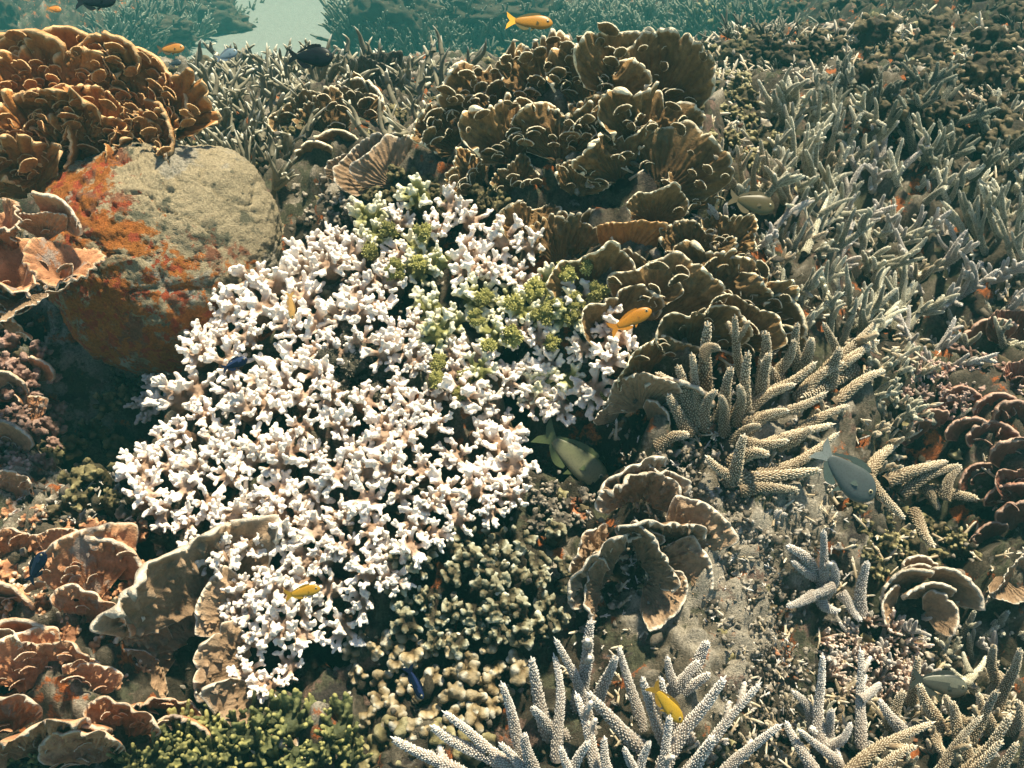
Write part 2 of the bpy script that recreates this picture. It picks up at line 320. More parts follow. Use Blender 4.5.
def lump_clump(seed):
    """many little lobes over a rounded head"""
    rng = random.Random(seed); b = Buf(); b.add(*ball_tube((0, 0, -.8), (0, 0, .0), .6, .6, 10, 3))
    for i in range(46):
        d = rdir(rng, -.15); r = rng.uniform(.08, .17); p = d * rng.uniform(.62, .85) * [1, 1, .85]
        b.add(*sph(p, r, 7))
        if rng.random() < .5: b.add(*sph(p + d * r * .9, r * .7, 7))
    tf = lambda c: sm(.5, 1.0, np.linalg.norm(c, axis=1)) * sm(-.6, .3, c[:, 2])
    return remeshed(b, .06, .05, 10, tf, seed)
def tuft(seed):
    rng = random.Random(seed); b = Buf()
    for i in range(9):
        d = rdir(rng, .05); V, F_ = sph(d * .45, rng.uniform(.26, .38), 7); b.add(V, F_, .35)
        for j in range(13):
            e = nrm(d * .8 + np.array([rng.uniform(-1, 1), rng.uniform(-1, 1), rng.uniform(-.3, 1)])); p0 = d * .45 + e * .25; L = rng.uniform(.12, .24); r = rng.uniform(.035, .06)
            V, F_ = tube([p0, p0 + e * L * .6, p0 + e * L + np.array([rng.uniform(-.06, .06), rng.uniform(-.06, .06), 0])], [r, r, r * .5], 4); b.add(V, F_, [.5] * 4 + [.75] * 4 + [1.0] * 4)
    V, F_ = sph((0, 0, -.1), .5, 8); b.add(V, F_, .1)
    return b.mesh('tuft')
TUFT = [tuft(560 + i) for i in range(5)]
WHITE = [white_clump(100 + i) for i in range(12)]
KNOB = [knob_clump(200 + i, 13, .18, .055, 3) for i in range(7)]
BEAD = [knob_clump(300 + i, 7, .36, .08, 1) for i in range(5)]
FINGER = [finger_clump(400 + i) for i in range(5)]
LUMP = [lump_clump(500 + i) for i in range(6)]

def stag_branch(seed, aspect=8.5, rows=44, around=13, low=False, side=0):
    """unit long tapered branch with spiralling cup-like corallites; radius about 1 / (2 aspect)"""
    rng = random.Random(seed); r0 = .5 / aspect; b = Buf()
    bx, by = rng.uniform(-.07, .07), rng.uniform(-.07, .07); wv = rng.uniform(0, 6)
    def axis(t): return np.array([bx * math.sin(t * 3) + .012 * math.sin(7 * t + wv), by * math.sin(t * 3) + .012 * math.cos(6 * t + wv), t])
    def rr(t): return r0 * (1 - .76 * t) * (1 if t < .86 else math.sqrt(max(0.0, 1 - ((t - .86) / .14) ** 2)) * .75 + .25 * (1 - (t - .86) / .14) + .0)
    ks = 9 if low else 20; n = 7 if low else 10
    ts = [i / ks * .86 for i in range(ks)] + [.86, .91, .95, .98, .995, 1.0]
    V, F_ = tube([axis(t) for t in ts], [max(rr(t), 1e-3) for t in ts], n)
    tipv = np.repeat([.12 + .75 * sm(.78, 1.0, t) for t in ts], n)
    b.add(V, F_, tipv)
    rows_ = rows if not low else 0; ar = around if not low else 5
    for i in range(rows_):
        t = .03 + .93 * i / rows_; c = axis(t); r = rr(t)
        for j in range(ar):
            th = (j + .5 * (i % 2) + rng.uniform(-.18, .18)) * 2 * math.pi / ar; tt = t + rng.uniform(-.3, .3) / rows_
            o = np.array([math.cos(th), math.sin(th), 0]); s = np.array([-math.sin(th), math.cos(th), 0])
            h = r0 * (rng.uniform(.14, .32) if not low else rng.uniform(.2, .4)) ; wd = r0 * (.14 if not low else .26)
            c2 = np.array([c[0], c[1], tt]); base = c2 + o * r * .93; lz = .62 / rows_
            top = base + o * h + np.array([0, 0, lz * .9])
            V = np.array([base - s * wd, base - np.array([0, 0, lz]), base + s * wd, base + np.array([0, 0, lz]),
                          top - s * wd * .45, top - np.array([0, 0, lz * .45]), top + s * wd * .45, top + np.array([0, 0, lz * .3])])
            b.add(V, [(0, 1, 5, 4), (1, 2, 6, 5), (2, 3, 7, 6), (3, 0, 4, 7), (4, 5, 6, 7)], [.15] * 4 + [.62 + .3 * t] * 4)
    for q in range(side):
        t = rng.uniform(.3, .8); th = rng.uniform(0, 6.28); c = axis(t)
        d = nrm([math.cos(th), math.sin(th), 1.1]); L = rng.uniform(.12, .25)
        V, F_ = ball_tube(c, c + d * L, r0 * .7, r0 * .4, 7, 5); b.add(V, F_, np.clip(np.repeat(np.linspace(.15, .95, len(V) // 7), 7), 0, 1))
        for i in range(0 if low else 22):
            f = rng.uniform(.3, 1); a = rng.uniform(0, 6.28); u = np.cross(d, [0, 0, 1]); u = nrm(u); v = np.cross(d, u)
            o = u * math.cos(a) + v * math.sin(a); s = np.cross(d, o); p = c + d * L * f + o * r0 * (.7 - .3 * f) * .9; wd = r0 * .2
            b.add([p - s * wd, p - d * wd, p + s * wd, p + d * wd, p + o * r0 * .3 + d * wd], [(0, 1, 4), (1, 2, 4), (2, 3, 4), (3, 0, 4)], [.2] * 4 + [.8])
    return b.mesh('branch', smooth=True)
STAG_L = [stag_branch(600 + i, 8.5, side=i % 3) for i in range(6)]
STAG_S = [stag_branch(620 + i, 4.8, 28, 13, side=0) for i in range(4)]
STAG_LOW = [stag_branch(640 + i, 8.0, low=True, side=i % 2) for i in range(5)]

def plate(seed, mode='fan', span=150, ruff=.10, k=7, lobes=.12, bend=.3, ridge=.010, thick=.02, nu=260, nv=28, t0=20, t1=62, nod=.02, sc=.05, ks=11):
    rng = random.Random(seed); ph = [rng.uniform(0, 6.28) for _ in range(8)]
    full = mode == 'cup'
    a = np.linspace(-.5, .5, nu) * rad(360 if full else span); v = np.linspace(0.06, 1, nv) ** .85
    A, Vv = np.meshgrid(a, v)
    kk = [k, k * 2 + 1, k * 4 + 1] if full else [k * span / 150, k * 2.3 * span / 150, k * 4.3 * span / 150]
    per = (lambda q, c: np.sin(round(q) * A + c)) if full else (lambda q, c: np.sin(q * A + c))
    ws = round(ks) if full else ks; wob = .9 * np.sin(2 * A + ph[7]) + .5 * np.sin(5 * A + ph[2]); scal = (np.abs(np.sin(ws * A + (0 if full else wob) + ph[1])) ** .55 - .7) * (1 + .9 * vnoise(A * 9 + seed * 3, A * 0 + seed)) + (0 if full else .9) * vnoise(A * 5 + seed, A * 0)
    R = Vv * (1 + Vv ** 2 * lobes * .8 * (per(kk[0] * .5, ph[0]) + .3 * per(kk[0] * .9, ph[2])) + sm(.55, 1, Vv) * sc * scal * (1 + .6 * np.sin(3 * A + ph[5])))
    if not full: R = R * (1 - .35 * Vv * sm(.72, 1.0, np.abs(A) / rad(span / 2)))
    w_ = ruff * Vv ** 1.7 * (per(kk[0] * .7, ph[3]) + .35 * per(kk[1] * .8, ph[4] + 0) * Vv ** 2) - ruff * .5 * sm(.75, 1.0, Vv) * np.cos(2 * (ws * A + (0 if full else wob) + ph[1])) * .5
    if full:
        th = rad(t0) + (rad(t1) - rad(t0)) * Vv; h = np.cumsum(np.cos(th) * np.gradient(v)[:, None], 0); ro = np.cumsum(np.sin(th) * np.gradient(v)[:, None], 0) + .03
        q = R / Vv; X = ro * q * np.sin(A); Y = -ro * q * np.cos(A); Z = h * q
    else:
        X = R * np.sin(A); Z = R * np.cos(A); Y = -bend * R ** 2 * (1 + .3 * np.sin(A + ph[6])) - .25 * bend * X ** 2
    P = np.stack([X, Y, Z], -1)
    def normals(P):
        du = np.gradient(P, axis=1); dv = np.gradient(P, axis=0)
        if full: du[:, 0] = du[:, -1] = P[:, 1] - P[:, -2]
        n = np.cross(du, dv); return n / (np.linalg.norm(n, axis=2)[..., None] + 1e-9)
    n = normals(P)
    nz = vnoise(X * 9 + seed, Y * 9, Z * 9) ; bumps = np.clip(vnoise(X * 16 + seed, Y * 16 + 3, Z * 16) - .35, 0, 1)
    ca = 62 if full else 46
    rid = ridge * np.sin((ca * A) + 1.6 * nz) * sm(.15, .5, Vv)
    P1 = P + n * (w_)[..., None]; n1 = normals(P1)
    Pf = P1 + n1 * (rid + nod * .6 * nz * Vv + nod * 3.2 * bumps)[..., None]
    tk = thick * (1 - .35 * Vv)
    Pb = P1 - n1 * (tk + .35 * rid)[..., None]
    nvr, nur = Vv.shape
    Vt = np.concatenate([Pf.reshape(-1, 3), Pb.reshape(-1, 3)]); off = nvr * nur
    i = (np.arange(nvr - 1)[:, None] * nur + np.arange(nur - 1)[None]).ravel()
    F1 = np.stack([i, i + 1, i + nur + 1, i + nur], 1); F2 = np.stack([i + off, i + nur + off, i + nur + 1 + off, i + 1 + off], 1)
    j = (nvr - 1) * nur + np.arange(nur - 1); F3 = np.stack([j, j + 1, j + 1 + off, j + off], 1)
    Fs = [F1, F2, F3]
    if not full:
        for e in (0, nur - 1):
            q = np.arange(nvr - 1) * nur + e; q2 = q + nur; Fs.append(np.stack([q, q2, q2 + off, q + off], 1) if e == 0 else np.stack([q, q + off, q2 + off, q2], 1))
    edge = Vv.copy()
    if not full: edge = np.maximum(edge, (np.abs(A) / rad(span / 2)) ** 14 * .98)
    t = .12 + .48 * edge + .12 * nz + .5 * sm(.94, 1.0, edge) + .25 * bumps  # pale rim colour also stands in for light glowing through thin edges
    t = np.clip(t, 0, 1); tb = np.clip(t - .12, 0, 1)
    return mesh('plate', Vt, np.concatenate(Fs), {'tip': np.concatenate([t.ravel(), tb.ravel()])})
FAN = [plate(700 + i, span=[150, 120, 170, 140, 110, 160, 130, 150][i], ruff=[.06, .09, .05, .08, .07, .1, .05, .08][i], k=[6, 8, 5, 9, 7, 8, 6, 7][i], bend=[.3, .2, .45, .35, .15, .5, .3, .1][i]) for i in range(8)]
FRILL = [plate(720 + i, span=[150, 120, 165, 135][i], ruff=.15, k=[9, 12, 8, 10][i], lobes=.16, bend=[.10, .02, .2, .05][i], nu=280, nv=28, nod=.05, sc=.10, ks=[19, 23, 17, 21][i], ridge=.013, thick=.03) for i in range(4)]
CUP = [plate(740 + i, 'cup', ruff=[.14, .18, .1, .2][i], k=[3, 4, 5, 3][i], lobes=.12, t0=12, t1=[70, 60, 85, 50][i], nu=260, nv=26, ridge=.002, thick=.06, nod=.045) for i in range(4)]
FOLD = [plate(780 + i, span=[130, 100, 150, 115, 140][i], ruff=[.14, .10, .18, .12, .16][i], k=[3, 4, 3.5, 5, 2.5][i], lobes=.2, bend=[.35, .1, .5, .25, .45][i], nu=150, nv=26, ridge=.003, thick=.05, nod=.07, sc=.06, ks=8) for i in range(5)]
LOBE = [plate(760 + i, span=150, ruff=.06, k=3, lobes=.06, bend=.5, nu=40, nv=10, ridge=.0, thick=.13, nod=.05) for i in range(4)]

# ------------------------------------------------------------------ colony builders
def branch_M(p0, p1, r, aspect, rng):
    p0 = np.asarray(p0); p1 = np.asarray(p1); L = np.linalg.norm(p1 - p0); g = (p1 - p0)
    a = rng.uniform(0, 6.28); f = (math.cos(a), math.sin(a), .3)
    sx = r * 2 * aspect * .92; return frame(p0, g, f, sx, L, sx), L
def staghorn(label, branches, mt='stag', seed=0, group=None, low=False, cat='staghorn coral'):
    """branches: (base point, tip point, base radius in metres)"""
    rng = random.Random(seed)
    b0 = np.mean([b[0] for b in branches], 0); root = empty('staghorn_coral', (b0[0], b0[1], float(H(b0[0], b0[1]))), label, cat, group)
    for p0, p1, r in branches:
        L = np.linalg.norm(np.asarray(p1) - p0)
        if low: me, asp = rng.choice(STAG_LOW), 8.0
        elif L / (2 * r) > 6.3: me, asp = rng.choice(STAG_L), 8.5
        else: me, asp = rng.choice(STAG_S), 4.8
        M, L = branch_M(p0, p1, r, asp, rng); link('branch', me, M_[mt], root, M)
    return root
def stag_px(label, lst, mt='stag', seed=0, rpx=7.5, h0=.015, h1=.07, grow=.25, group=None, extra=0):
    """lst: (tip px, tip py, base px, base py[, tip height, base height])"""
    rng = random.Random(seed); br = []
    for q in lst:
        tx, ty, bx, by = q[:4]; ht = q[4] if len(q) > 4 else h1 * rng.uniform(.8, 1.2); hb = q[5] if len(q) > 5 else h0
        p1 = at(tx, ty, ht); p0 = at(bx, by, hb); d = (p0 - p1) * grow * .4; p0 = p0 + d
        r = m_of(p0, rpx) * rng.uniform(.85, 1.15); br.append((p0, p1, r))
        for e in range(extra):
            f = rng.uniform(.3, .7); a = p0 + (p1 - p0) * f; dd = nrm(nrm(p1 - p0) + np.array([rng.uniform(-.9, .9), rng.uniform(-.9, .9), rng.uniform(0, .7)]))
            br.append((a, a + dd * np.linalg.norm(p1 - p0) * rng.uniform(.3, .5), r * .75))
    return staghorn(label, br, mt, seed, group)
def stag_auto(label, px, py, size, n, mt='stag', seed=0, rpx=5, lean=(0, 0, 1), group=None, low=False, spread=1.0):
    """a colony that forks upward from (px, py), size in pixels"""
    rng = random.Random(seed * 7 + 3); p = at(px, py, 0.0); L0 = m_of(p, size); r = m_of(p, rpx); br = []
    k = max(4, n // 4); lean = np.array(lean, float); a0 = rng.uniform(0, 6.28)
    for i in range(k):
        a = a0 + i * 6.28 / k + rng.uniform(-.4, .4); d = nrm(np.array([math.cos(a) * spread, math.sin(a) * spread, rng.uniform(.3, 1.2)]) + lean * .8)
        q0 = p + np.array([math.cos(a), math.sin(a), 0]) * L0 * .10 - [0, 0, .02]; L = L0 * rng.uniform(.65, 1.05); q1 = q0 + d * L; br.append((q0, q1, r * rng.uniform(.9, 1.15)))
        for j in range(rng.randint(2, 4)):
            f = rng.uniform(.2, .8); s_ = q0 + d * L * f; v = nrm(np.cross(d, [rng.uniform(-1, 1), rng.uniform(-1, 1), rng.uniform(-1, 1)])); d2 = nrm(d + v * rng.uniform(.5, .9) + np.array([0, 0, .35]))
            L2 = L * rng.uniform(.35, .6) * (1.15 - .5 * f); br.append((s_, s_ + d2 * L2, r * .72))
            if rng.random() < .35:
                s3 = s_ + d2 * L2 * rng.uniform(.3, .6); d3 = nrm(d2 + nrm([rng.uniform(-1, 1), rng.uniform(-1, 1), .3]) * .8); br.append((s3, s3 + d3 * L2 * .5, r * .6))
    return staghorn(label, br, mt, seed, group, low)
def pt(px, py, d): return CAM + raydir(px, py) * d
def plates(name, label, lst, mt='frilly', seed=0, cat='plate coral', group=None, protos=None, hgt=0.0, dep=None, lobes=0):
    """lst: (px, py root, length px, roll deg in the picture, lean deg, yaw deg[, prototype])"""
    rng = random.Random(seed); root = None
    for q in lst:
        px, py, ln, ro, le, ya = q[:6]; p = at(px, py, hgt) if dep is None else pt(px, py, dep); ro, le, ya = rad(ro), rad(le), rad(ya)
        g = math.cos(le) * (UP * math.cos(ro) + RT * math.sin(ro)) + math.sin(le) * BK
        f = nrm(BK * math.cos(ya) + RT * math.sin(ya) + .25 * UP * 0)
        s = m_of(p, ln)
        me = q[6] if len(q) > 6 else rng.choice(protos or FAN)
        if root is None: root = empty(name, tuple(p), label, cat, group)
        M = frame(p - g * s * .06, g, f, s * rng.uniform(.92, 1.1), s); link('plate', me, M_[mt], root, M)
        for e in range(int(lobes * (ln / 55) ** 2)):
            ps = rng.uniform(-1.1, 1.1); t = rng.uniform(.3, .97); q2 = M @ Vector((t * math.sin(ps), -.40 * t * t - .03, t * math.cos(ps)))
            g2 = nrm(g * 1.2 + np.array(f) * rng.uniform(.1, .6) + RT * rng.uniform(-.7, .7)); f2 = nrm(np.array(f) + RT * rng.uniform(-.8, .8))
            s2 = m_of(p, rng.uniform(5, 11)); link('lobe', rng.choice(LOBE), M_[mt], root, frame(np.array(q2) - g2 * s2 * .3, g2, f2, s2 * rng.uniform(.8, 1.3), s2))
    return root
def poly_in(poly, x, y):
    c = False; j = len(poly) - 1
    for i in range(len(poly)):
        xi, yi = poly[i]; xj, yj = poly[j]
        if (yi > y) != (yj > y) and x < (xj - xi) * (y - yi) / (yj - yi) + xi: c = not c
        j = i
    return c
def poisson(poly, dist, seed=0, n=6000, avoid=()):
    rng = random.Random(seed); xs = [p[0] for p in poly]; ys = [p[1] for p in poly]; out = []
    for _ in range(n):
        x, y = rng.uniform(min(xs), max(xs)), rng.uniform(min(ys), max(ys))
        if not poly_in(poly, x, y) or any(poly_in(a, x, y) for a in avoid): continue
        if all((x - a) ** 2 + (y - b) ** 2 > dist * dist for a, b in out): out.append((x, y))
    return out
def ell(cx, cy, rx, ry, n=14): return [(cx + rx * math.cos(i * 6.283 / n), cy + ry * math.sin(i * 6.283 / n)) for i in range(n)]
def surf_n(p):
    e = .03; gx = (H(p[0] + e, p[1]) - H(p[0] - e, p[1])) / (2 * e); gy = (H(p[0], p[1] + e) - H(p[0], p[1] - e)) / (2 * e)
    return nrm([-gx, -gy, 1])
def clumps(name, label, pts, protos, mt, rpx, part, seed=0, cat='coral', group=None, up=.0, tilt=.35, view=.35, jit=.2, hpx=None):
    rng = random.Random(seed); root = None
    for x, y in pts:
        p = at(x, y, up); s = m_of(p, rpx) * rng.uniform(1 - jit, 1 + jit)
        g = nrm(surf_n(p) + nrm(CAM - p) * view + np.array([rng.uniform(-tilt, tilt), rng.uniform(-tilt, tilt), 0])); a = rng.uniform(0, 6.28)
        if root is None: root = empty(name, tuple(p), label, cat, group)
        link(part, rng.choice(protos), M_[mt(x, y) if callable(mt) else mt], root, frame(p + np.array([0, 0, rng.uniform(-.5, .4) * s]), g, (math.cos(a), math.sin(a), .1), s, s * rng.uniform(.85, 1.15)))
    return root

# ================================================================== THE REEF
# ------------------------------------------------------------------ boulder at the left with the golden plates on its shoulder
def build_boulder():
    nu, nv = 260, 180; th = np.linspace(0, 2 * math.pi, nu); ph = np.linspace(0.02, math.pi - .02, nv)
    T, P = np.meshgrid(th, ph); d = np.stack([np.sin(P) * np.cos(T), np.sin(P) * np.sin(T), np.cos(P)], -1)
    x, y, z = d[..., 0], d[..., 1], d[..., 2]
    r = 1 + .10 * fbm(x * 1.3 + 4, y * 1.3, z * 1.3, 2) + .016 * fbm(x * 8, y * 8, z * 8, 4) + .018 * np.abs(fbm(x * 26, y * 26, z * 26, 3)) + .008 * fbm(x * 60, y * 60, z * 60, 2)
    r = r - .05 * np.clip(fbm(x * 5 + 9, y * 5, z * 5, 2) - .5, 0, 1) - .03 * sm(.06, 0, np.abs(fbm(x * 2.6 + 3, y * 2.6 + 1, z * 2.6, 2))); crust = sm(.1, .35, fbm(x * 6 + 31, y * 6, z * 6, 3)); r = r + .012 * crust
    c = pt(168, 256, 1.30); R = m_of(c, 118); V = (d * r[..., None] * [1.0, .95, .98] * R).reshape(-1, 3)
    i = (np.arange(nv - 1)[:, None] * nu + np.arange(nu - 1)[None]).ravel()
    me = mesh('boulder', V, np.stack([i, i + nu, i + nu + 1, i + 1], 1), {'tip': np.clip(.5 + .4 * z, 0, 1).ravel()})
    fm = np.clip(sm(1.12, .45, x * .75 + z * .75) + 0 * x, 0, 1) * sm(.35, -.2, y); am = me.attributes.new('mask', 'FLOAT', 'POINT'); am.data.foreach_set('value', fm.astype(np.float32).ravel())
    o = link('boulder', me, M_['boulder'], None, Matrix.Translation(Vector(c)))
    tag(o, 'large rounded grey boulder patched with orange crust, at the left under golden plate coral', 'boulder')
build_boulder()
plates('plate_coral', 'big golden brown ruffled plate coral growing on top of the orange crusted boulder', [
    (20, 150, 85, -25, 20, 10, FOLD[1]), (60, 120, 75, -10, 10, 0, FRILL[2]), (110, 120, 70, 5, 5, 10, FOLD[3]), (150, 130, 70, 25, 10, -10, FRILL[0]),
    (40, 90, 50, -15, 10, 5, LOBE[0]), (75, 75, 42, 0, 10, 0, LOBE[1]), (115, 78, 40, 10, 10, 0, LOBE[2]), (145, 90, 38, 25, 10, 0, LOBE[3]), (10, 90, 50, -20, 12, 0, LOBE[1]),
    (112, 158, 66, 6, 18, 15, FRILL[3]), (140, 165, 58, 26, 22, -15, FRILL[1]), (85, 165, 54, -16, 24, 10, FRILL[2]), (60, 165, 80, -30, 35, 20, FRILL[2]), (30, 195, 66, -20, 36, -15, FRILL[0]), (145, 168, 50, 48, 35, -25, FRILL[0]), (160, 140, 38, 60, 20, -10, LOBE[2]),
    (165, 118, 36, 45, 10, 0, LOBE[0]), (88, 140, 60, -8, 22, -20, FOLD[4]), (115, 165, 45, 110, 50, 0, FRILL[2]), (75, 150, 35, 90, 45, 0, LOBE[3])], 'golden', 1, dep=1.24, lobes=14)
plates('plate_coral', 'cluster of brown pink cup shaped plates at the left edge, just below the golden coral', [
    (25, 300, 62, -5, 42, 0, CUP[1]), (65, 285, 52, 25, 40, 0, CUP[0]), (15, 250, 50, -15, 35, 0, CUP[3]), (45, 240, 40, 10, 35, 10, FAN[4]),
    (40, 290, 50, 150, 40, 10, FAN[5]), (5, 330, 55, 20, 40, 0, FAN[6]), (60, 225, 32, 40, 20, 0, LOBE[1])], 'peach', 2, dep=1.10, lobes=5)
plates('plate_coral', 'single scoop shaped grey plate jutting over the dark gap left of the boulder', [(28, 296, 46, 155, 45, 0, FAN[4])], 'cup', 3, dep=1.05)

# ------------------------------------------------------------------ brown frilly plate corals behind the white coral
plates('plate_coral', 'largest dark brown frilly plate coral with pale knobbly rims, top centre of the reef', [
    (498, 120, 66, -15, 12, 15, FRILL[0]), (545, 105, 64, -2, 10, -5, FRILL[1]), (590, 108, 62, 8, 8, -10, FRILL[2]), (462, 150, 52, -38, 15, 30, FRILL[3]),
    (512, 160, 62, -8, 18, 10, FRILL[2]), (560, 160, 58, 4, 20, -12, FRILL[0]), (480, 190, 42, -42, 20, 20, FRILL[1]), (600, 150, 50, 10, 16, 0, FRILL[3]),
    (520, 195, 36, -15, 26, 0, FRILL[1]), (575, 195, 34, 15, 26, 10, FRILL[3])], 'frilly', 4, lobes=16)
plates('plate_coral', 'tall brown fan plates with glowing rims at the right shoulder of the frilly coral', [
    (625, 95, 66, 4, 10, 10, FAN[2]), (655, 110, 72, 22, 12, -20, FAN[0]), (640, 150, 64, 6, 22, 20, FRILL[2]), (660, 195, 74, 18, 14, -25, FAN[7]),
    (620, 180, 54, -8, 25, 20, FRILL[0]), (685, 208, 44, 26, 18, -10, FRILL[1]), (655, 225, 42, 4, 20, 0, FAN[3])], 'frilly', 5, lobes=5)
plates('plate_coral', 'ribbed brown fan with a bright rim rising right behind the white coral', [(562, 268, 58, 16, 14, 8, FRILL[1]), (530, 245, 44, -16, 14, 30, FRILL[3]), (575, 262, 48, 30, 16, -10, FAN[1])], 'frilly', 6)
plates('plate_coral', 'folded brown fans stepping down beside the green algae patch', [
    (590, 300, 62, -4, 26, 5, FAN[3]), (610, 340, 60, -8, 22, 25, FAN[5]), (640, 300, 48, 30, 20, -20, FAN[1])], 'frilly', 7)
plates('plate_coral', 'small tan fan with an orange centre between the frilly brown plates', [(625, 262, 52, 4, 22, 0, FAN[4])], 'golden', 8)
plates('plate_coral', 'overlapping brown fans with wavy cream rims above the tan staghorn', [
    (660, 320, 70, 8, 22, -10, FAN[7]), (705, 300, 58, 22, 24, 0, FRILL[2]), (740, 310, 52, 30, 20, -10, FRILL[0]), (690, 350, 62, 4, 30, 10, FAN[5]),
    (735, 345, 56, 32, 28, -15, FAN[1]), (645, 385, 66, -6, 30, 25, FAN[6]), (690, 265, 44, 6, 18, 0, FRILL[3]), (720, 255, 44, 24, 18, 0, FRILL[1]), (765, 325, 36, 35, 20, 0, LOBE[0]), (775, 350, 30, 10, 20, 0, LOBE[1])], 'frilly', 9, lobes=7)
plates('plate_coral', 'low brown plate pile in shadow between the white coral and the tan staghorn', [
    (640, 410, 52, -10, 32, 0, FAN[0]), (670, 400, 40, 15, 30, 0, LOBE[2]), (615, 420, 36, -30, 36, 20, FAN[4]), (650, 420, 26, 60, 36, 0, LOBE[0])], 'cup', 10)
plates('plate_coral', 'round tan ribbed fan with a pale rim, right of the brown knobbly head', [(396, 186, 50, -12, 6, 10, FAN[7]), (380, 182, 46, -38, 8, 20, FAN[2]), (352, 178, 26, -30, 12, 0, FAN[6])], 'cup', 11)
plates('plate_coral', 'brown leafy coral head left of the round ribbed fan', [
    (330, 140, 46, -10, 15, 0, FRILL[1]), (355, 125, 38, 20, 10, 0, FAN[1]), (310, 130, 36, -35, 12, 0, FAN[5]), (340, 155, 26, 5, 22, 0, LOBE[1]), (318, 165, 24, -20, 22, 0, LOBE[0]), (358, 110, 30, 35, 8, 0, LOBE[2])], 'frilly', 12, lobes=8)
plates('plate_coral', 'dark grey rounded slab standing among the far staghorns at the top', [(378, 92, 42, -6, 5, 0, FAN[4]), (372, 95, 34, 14, 5, 0, FAN[6])], 'turf', 13, cat='plate coral')

# ------------------------------------------------------------------ folded cup coral, lower centre
plates('plate_coral', 'thick folded grey brown cup coral standing alone right of the pale fish', [
    (640, 500, 52, -4, 24, 0, FOLD[2]), (628, 500, 46, -30, 30, 30, FOLD[0]), (650, 505, 44, 40, 25, -20, FOLD[3]), (650, 545, 52, 12, 16, 10, FOLD[4]), (672, 548, 56, 42, 12, -10, FOLD[1]), (625, 545, 40, -10, 40, 0, FOLD[2]),
    (610, 575, 50, -62, 30, 10, FOLD[0]), (600, 560, 44, -42, 25, 25, FOLD[3]), (650, 572, 58, 85, 8, 0, FOLD[1]), (640, 562, 46, 60, 24, -10, FOLD[4]), (635, 540, 30, 0, 50, 0, LOBE[1]), (600, 590, 36, -80, 30, 0, FOLD[2]), (645, 585, 40, 120, 20, 0, FOLD[0])], 'cup', 14, hgt=.02)

# ------------------------------------------------------------------ plates at the lower left
plates('plate_coral', 'upright grey tan curved plate with a bulging rim left of the white coral base', [
    (208, 605, 92, -26, 10, 25, FOLD[2]), (190, 640, 70, -50, 6, 15, FOLD[3]), (175, 655, 56, -80, 14, 10, FOLD[0]), (160, 665, 40, -120, 14, 10, FOLD[2])], 'cup', 15, hgt=.02)
plates('plate_coral', 'brown plate hanging in folds under the lower left rim of the white coral', [
    (250, 620, 52, -60, 14, 10, FOLD[1]), (250, 660, 56, -78, 16, 10, FOLD[3]), (270, 690, 58, -150, 19, 0, FOLD[2]), (300, 705, 48, 170, 19, 0, FOLD[0])], 'cup', 16, hgt=.02)
plates('plate_coral', 'knobbly tan plate standing near the dark blue fish at the left edge', [
    (95, 600, 72, -8, 12, 15, FOLD[1]), (100, 625, 50, 6, 19, 0, FOLD[0]), (115, 575, 46, 24, 8, 0, LOBE[3])], 'peach', 17, hgt=.01, lobes=5)
plates('plate_coral', 'peach leafy coral clump filling the bottom left corner', [
    (30, 690, 62, -10, 16, 10, FOLD[1]), (65, 680, 56, 14, 16, 0, FOLD[3]), (15, 730, 58, -15, 20, 10, FOLD[0]), (60, 745, 72, -22, 22, 0, FOLD[4]), (30, 650, 44, 0, 12, 0, LOBE[1]), (5, 660, 48, -5, 12, 0, FOLD[0]), (85, 700, 46, 20, 16, 0, FOLD[1])], 'peach', 18, hgt=.01, lobes=6)
plates('plate_coral', 'scalloped pinkish plate beside the green finger coral at the bottom left', [
    (105, 760, 56, -22, 20, 0, FOLD[0]), (135, 735, 52, 0, 18, 0, FOLD[0]), (170, 715, 40, 12, 18, 0, FOLD[2]), (95, 740, 40, -30, 24, 0, LOBE[0]), (190, 730, 36, 15, 20, 0, LOBE[2])], 'peach', 19, hgt=.01, lobes=6)
plates('plate_coral', 'low orange brown plates on the slope at the left edge below the dark gap', [
    (20, 560, 40, -10, 14, 0, FOLD[3]), (10, 610, 46, 10, 18, 0, LOBE[3]), (60, 560, 34, 5, 14, 0, FOLD[1]), (20, 500, 32, 0, 10, 0, FOLD[0]), (8, 450, 34, 12, 8, 0, LOBE[1]), (15, 400, 30, -12, 8, 0, LOBE[0]), (38, 380, 26, 12, 4, 0, LOBE[2]), (30, 425, 28, 0, 4, 0, FOLD[1])], 'peach', 20, lobes=6)

# ------------------------------------------------------------------ maroon plates at the right
plates('plate_coral', 'pile of rounded maroon brown plates at the right edge', [
    (985, 450, 30, 0, 4, 0, LOBE[0]), (1005, 470, 34, 20, 4, 0, LOBE[1]), (960, 440, 26, -10, 4, 0, LOBE[2]), (1010, 430, 32, 10, 2, 0, LOBE[3]), (990, 420, 28, 0, 2, 0, LOBE[1]), (1000, 505, 30, -10, 10, 0, LOBE[2]), (1015, 530, 34, 10, 10, 0, LOBE[0]),
    (930, 430, 24, -20, 4, 0, LOBE[3]), (975, 485, 24, -30, 4, 0, LOBE[1]), (955, 410, 24, 0, 2, 0, LOBE[0]), (1020, 390, 36, 0, 2, 0, FAN[3]), (1018, 500, 40, 0, 4, 0, FAN[5]), (915, 440, 22, -35, 4, 0, LOBE[2]), (988, 540, 24, -20, 10, 0, LOBE[3])], 'maroon', 21, lobes=10)
